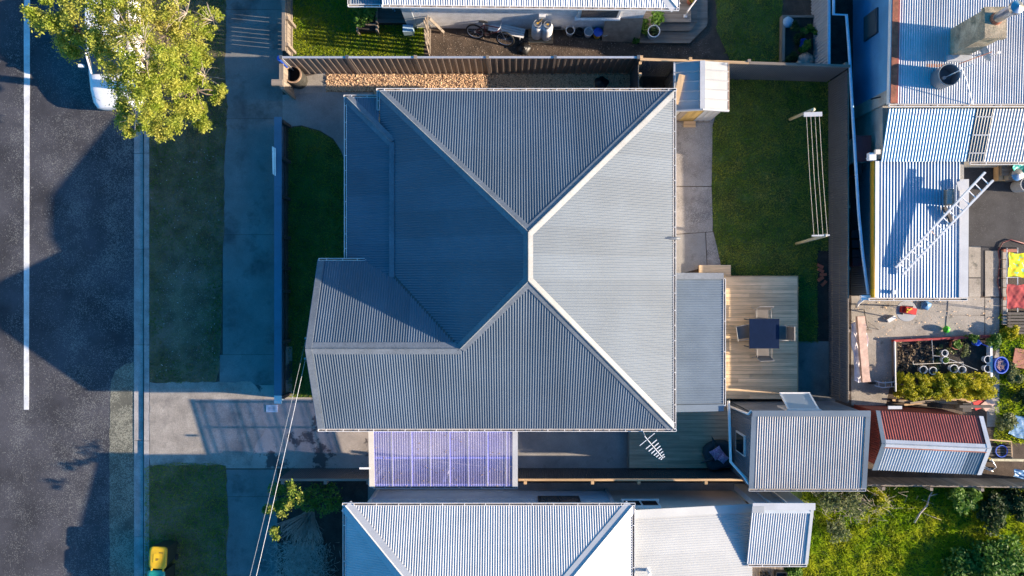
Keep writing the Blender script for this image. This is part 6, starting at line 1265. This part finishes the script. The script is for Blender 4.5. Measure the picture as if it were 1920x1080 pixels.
# wild lawn shrubs and branch
k = 0
for (u, v, r, hh, mm, lb, per, size) in ((1548, 925, .5, .8, 'leaf_pale', 'scrubby pale shrub against the corner of the charcoal shed', 60, .05), (1590, 940, .55, .7, 'leaf_pale', 'dry scrubby shrub beside the paling fence and charcoal shed', 50, .05), (1560, 985, .5, .6, 'leaf_pale', 'low pale weed clump beside the white porch roof', 60, .05), (1640, 935, .45, .5, 'leaf_hedge', 'yellowish weed clump at the foot of the paling fence', 60, .045), (1790, 930, .55, .8, 'leaf_green', 'leafy green shrub at the paling fence near the fallen branch', 140, .06), (1850, 955, .7, .6, 'leaf_dark', 'dark green shrub at the paling fence past the fallen branch', 170, .06), (1900, 935, .6, .6, 'leaf_dark', 'dark ivy clump on the paling fence by the blue buoy', 170, .06), (1860, 1040, 1.0, .75, 'leaf_green', 'large glossy green shrub on the sunny overgrown lawn', 240, .065), (1790, 1065, .8, .6, 'leaf_green', 'glossy shrub next to the largest shrub on the overgrown lawn', 220, .065), (1915, 1070, .8, .7, 'leaf_dark', 'dark shrub behind the largest shrub on the overgrown lawn', 220, .065), (1480, 1072, .35, .4, 'leaf_green', 'small bush beside the brown porch deck', 110, .05), (1895, 700, .35, .35, 'leaf_pale', 'weed clump beside the flat red-brown board', 80, .05), (1885, 625, .3, .4, 'leaf_hedge', 'yellow-green weed beside the slatted frame', 80, .05), (1880, 790, .35, .35, 'leaf_pale', 'ragged weeds between the red shed and blue sheet', 80, .05), (1905, 745, .4, .6, 'leaf_dark', 'dark bushy weed on the grass past the golden hedge', 120, .05)):
    bush('shrub', lb, 'shrub', u, v, r, hh, M[mm], 14, per, size, 8, 50 + k, 'weeds and shrubs'); k += 1
fbn = T('fallen_branch', 'bare fallen branch lying on the overgrown lawn', 'branch', W(1730, 955, 0)); MB().tube([W(1714, 980, .06), W(1725, 962, .15), W(1738, 948, .15), W(1743, 930, .2), W(1748, 922, .25)], .04, 7, .02).tube([W(1743, 930, .2), W(1758, 926, .3)], .02, 5, .01).tube([W(1738, 965, .12), W(1765, 975, .1)], .014, 5, .006).build('limb', M['twig'], fbn, True)
# dry twigs between shrubs
tw = MB()
for j in range(260):
    u = g3.gauss(1605, 45); v = g3.gauss(945, 18); p = W(u, v, g3.uniform(.1, .6)); tw.tube([p, p + Vector((g3.uniform(-.4, .4), g3.uniform(-.3, .3), g3.uniform(-.05, .1)))], .006, 3, .003)
kindof(tw.build('dry_twigs', M['twig']), 'tangle of dry brown twigs over the weeds by the paling fence', 'twigs', None, 'stuff')
# fallen leaves and litter on the dirt yard and verge
def litter(name, pts, n, m, lb, s=.02, z=.02):
    poly = G(pts); a = np.array(poly); P = rng.uniform(a.min(0), a.max(0), (n, 2)); P = P[inside(poly, P)]; n = len(P); th = rng.uniform(0, 6.28, n); L = rng.uniform(.4, 1.5, n) * s
    d = np.stack([np.cos(th), np.sin(th), rng.normal(0, .3, n)], 1) * L[:, None]; b = np.stack([-np.sin(th), np.cos(th), rng.normal(0, .3, n)], 1) * (L * .5)[:, None]; c_ = np.concatenate([P, np.full((n, 1), z)], 1)
    kindof(npmesh(name, np.stack([c_ - d, c_ + b, c_ + d, c_ - b], 1).reshape(-1, 3), np.arange(n * 4).reshape(-1, 4), m, k=4), lb, 'litter', None, 'stuff')
litter('fallen_leaves', [(805, 60), (1335, 80), (1335, 106), (805, 106)], 260, M['boxbrown'], 'scattered leaves and chips on the dirt yard', .018); litter('stones', [(805, 60), (1335, 80), (1335, 106), (805, 106)], 900, M['conc_old'], 'small stones and clods over the dirt yard', .012); litter('pale_litter', [(285, 280), (415, 280), (405, 710), (285, 710)], 260, M['white_plastic'], 'pale petals and scraps scattered on the worn verge', .014, .035)
litter('yard_leaves', [(1600, 560), (1870, 560), (1870, 640), (1600, 750)], 500, M['chip'], 'dead leaves scattered over the rear concrete', .025, .04)
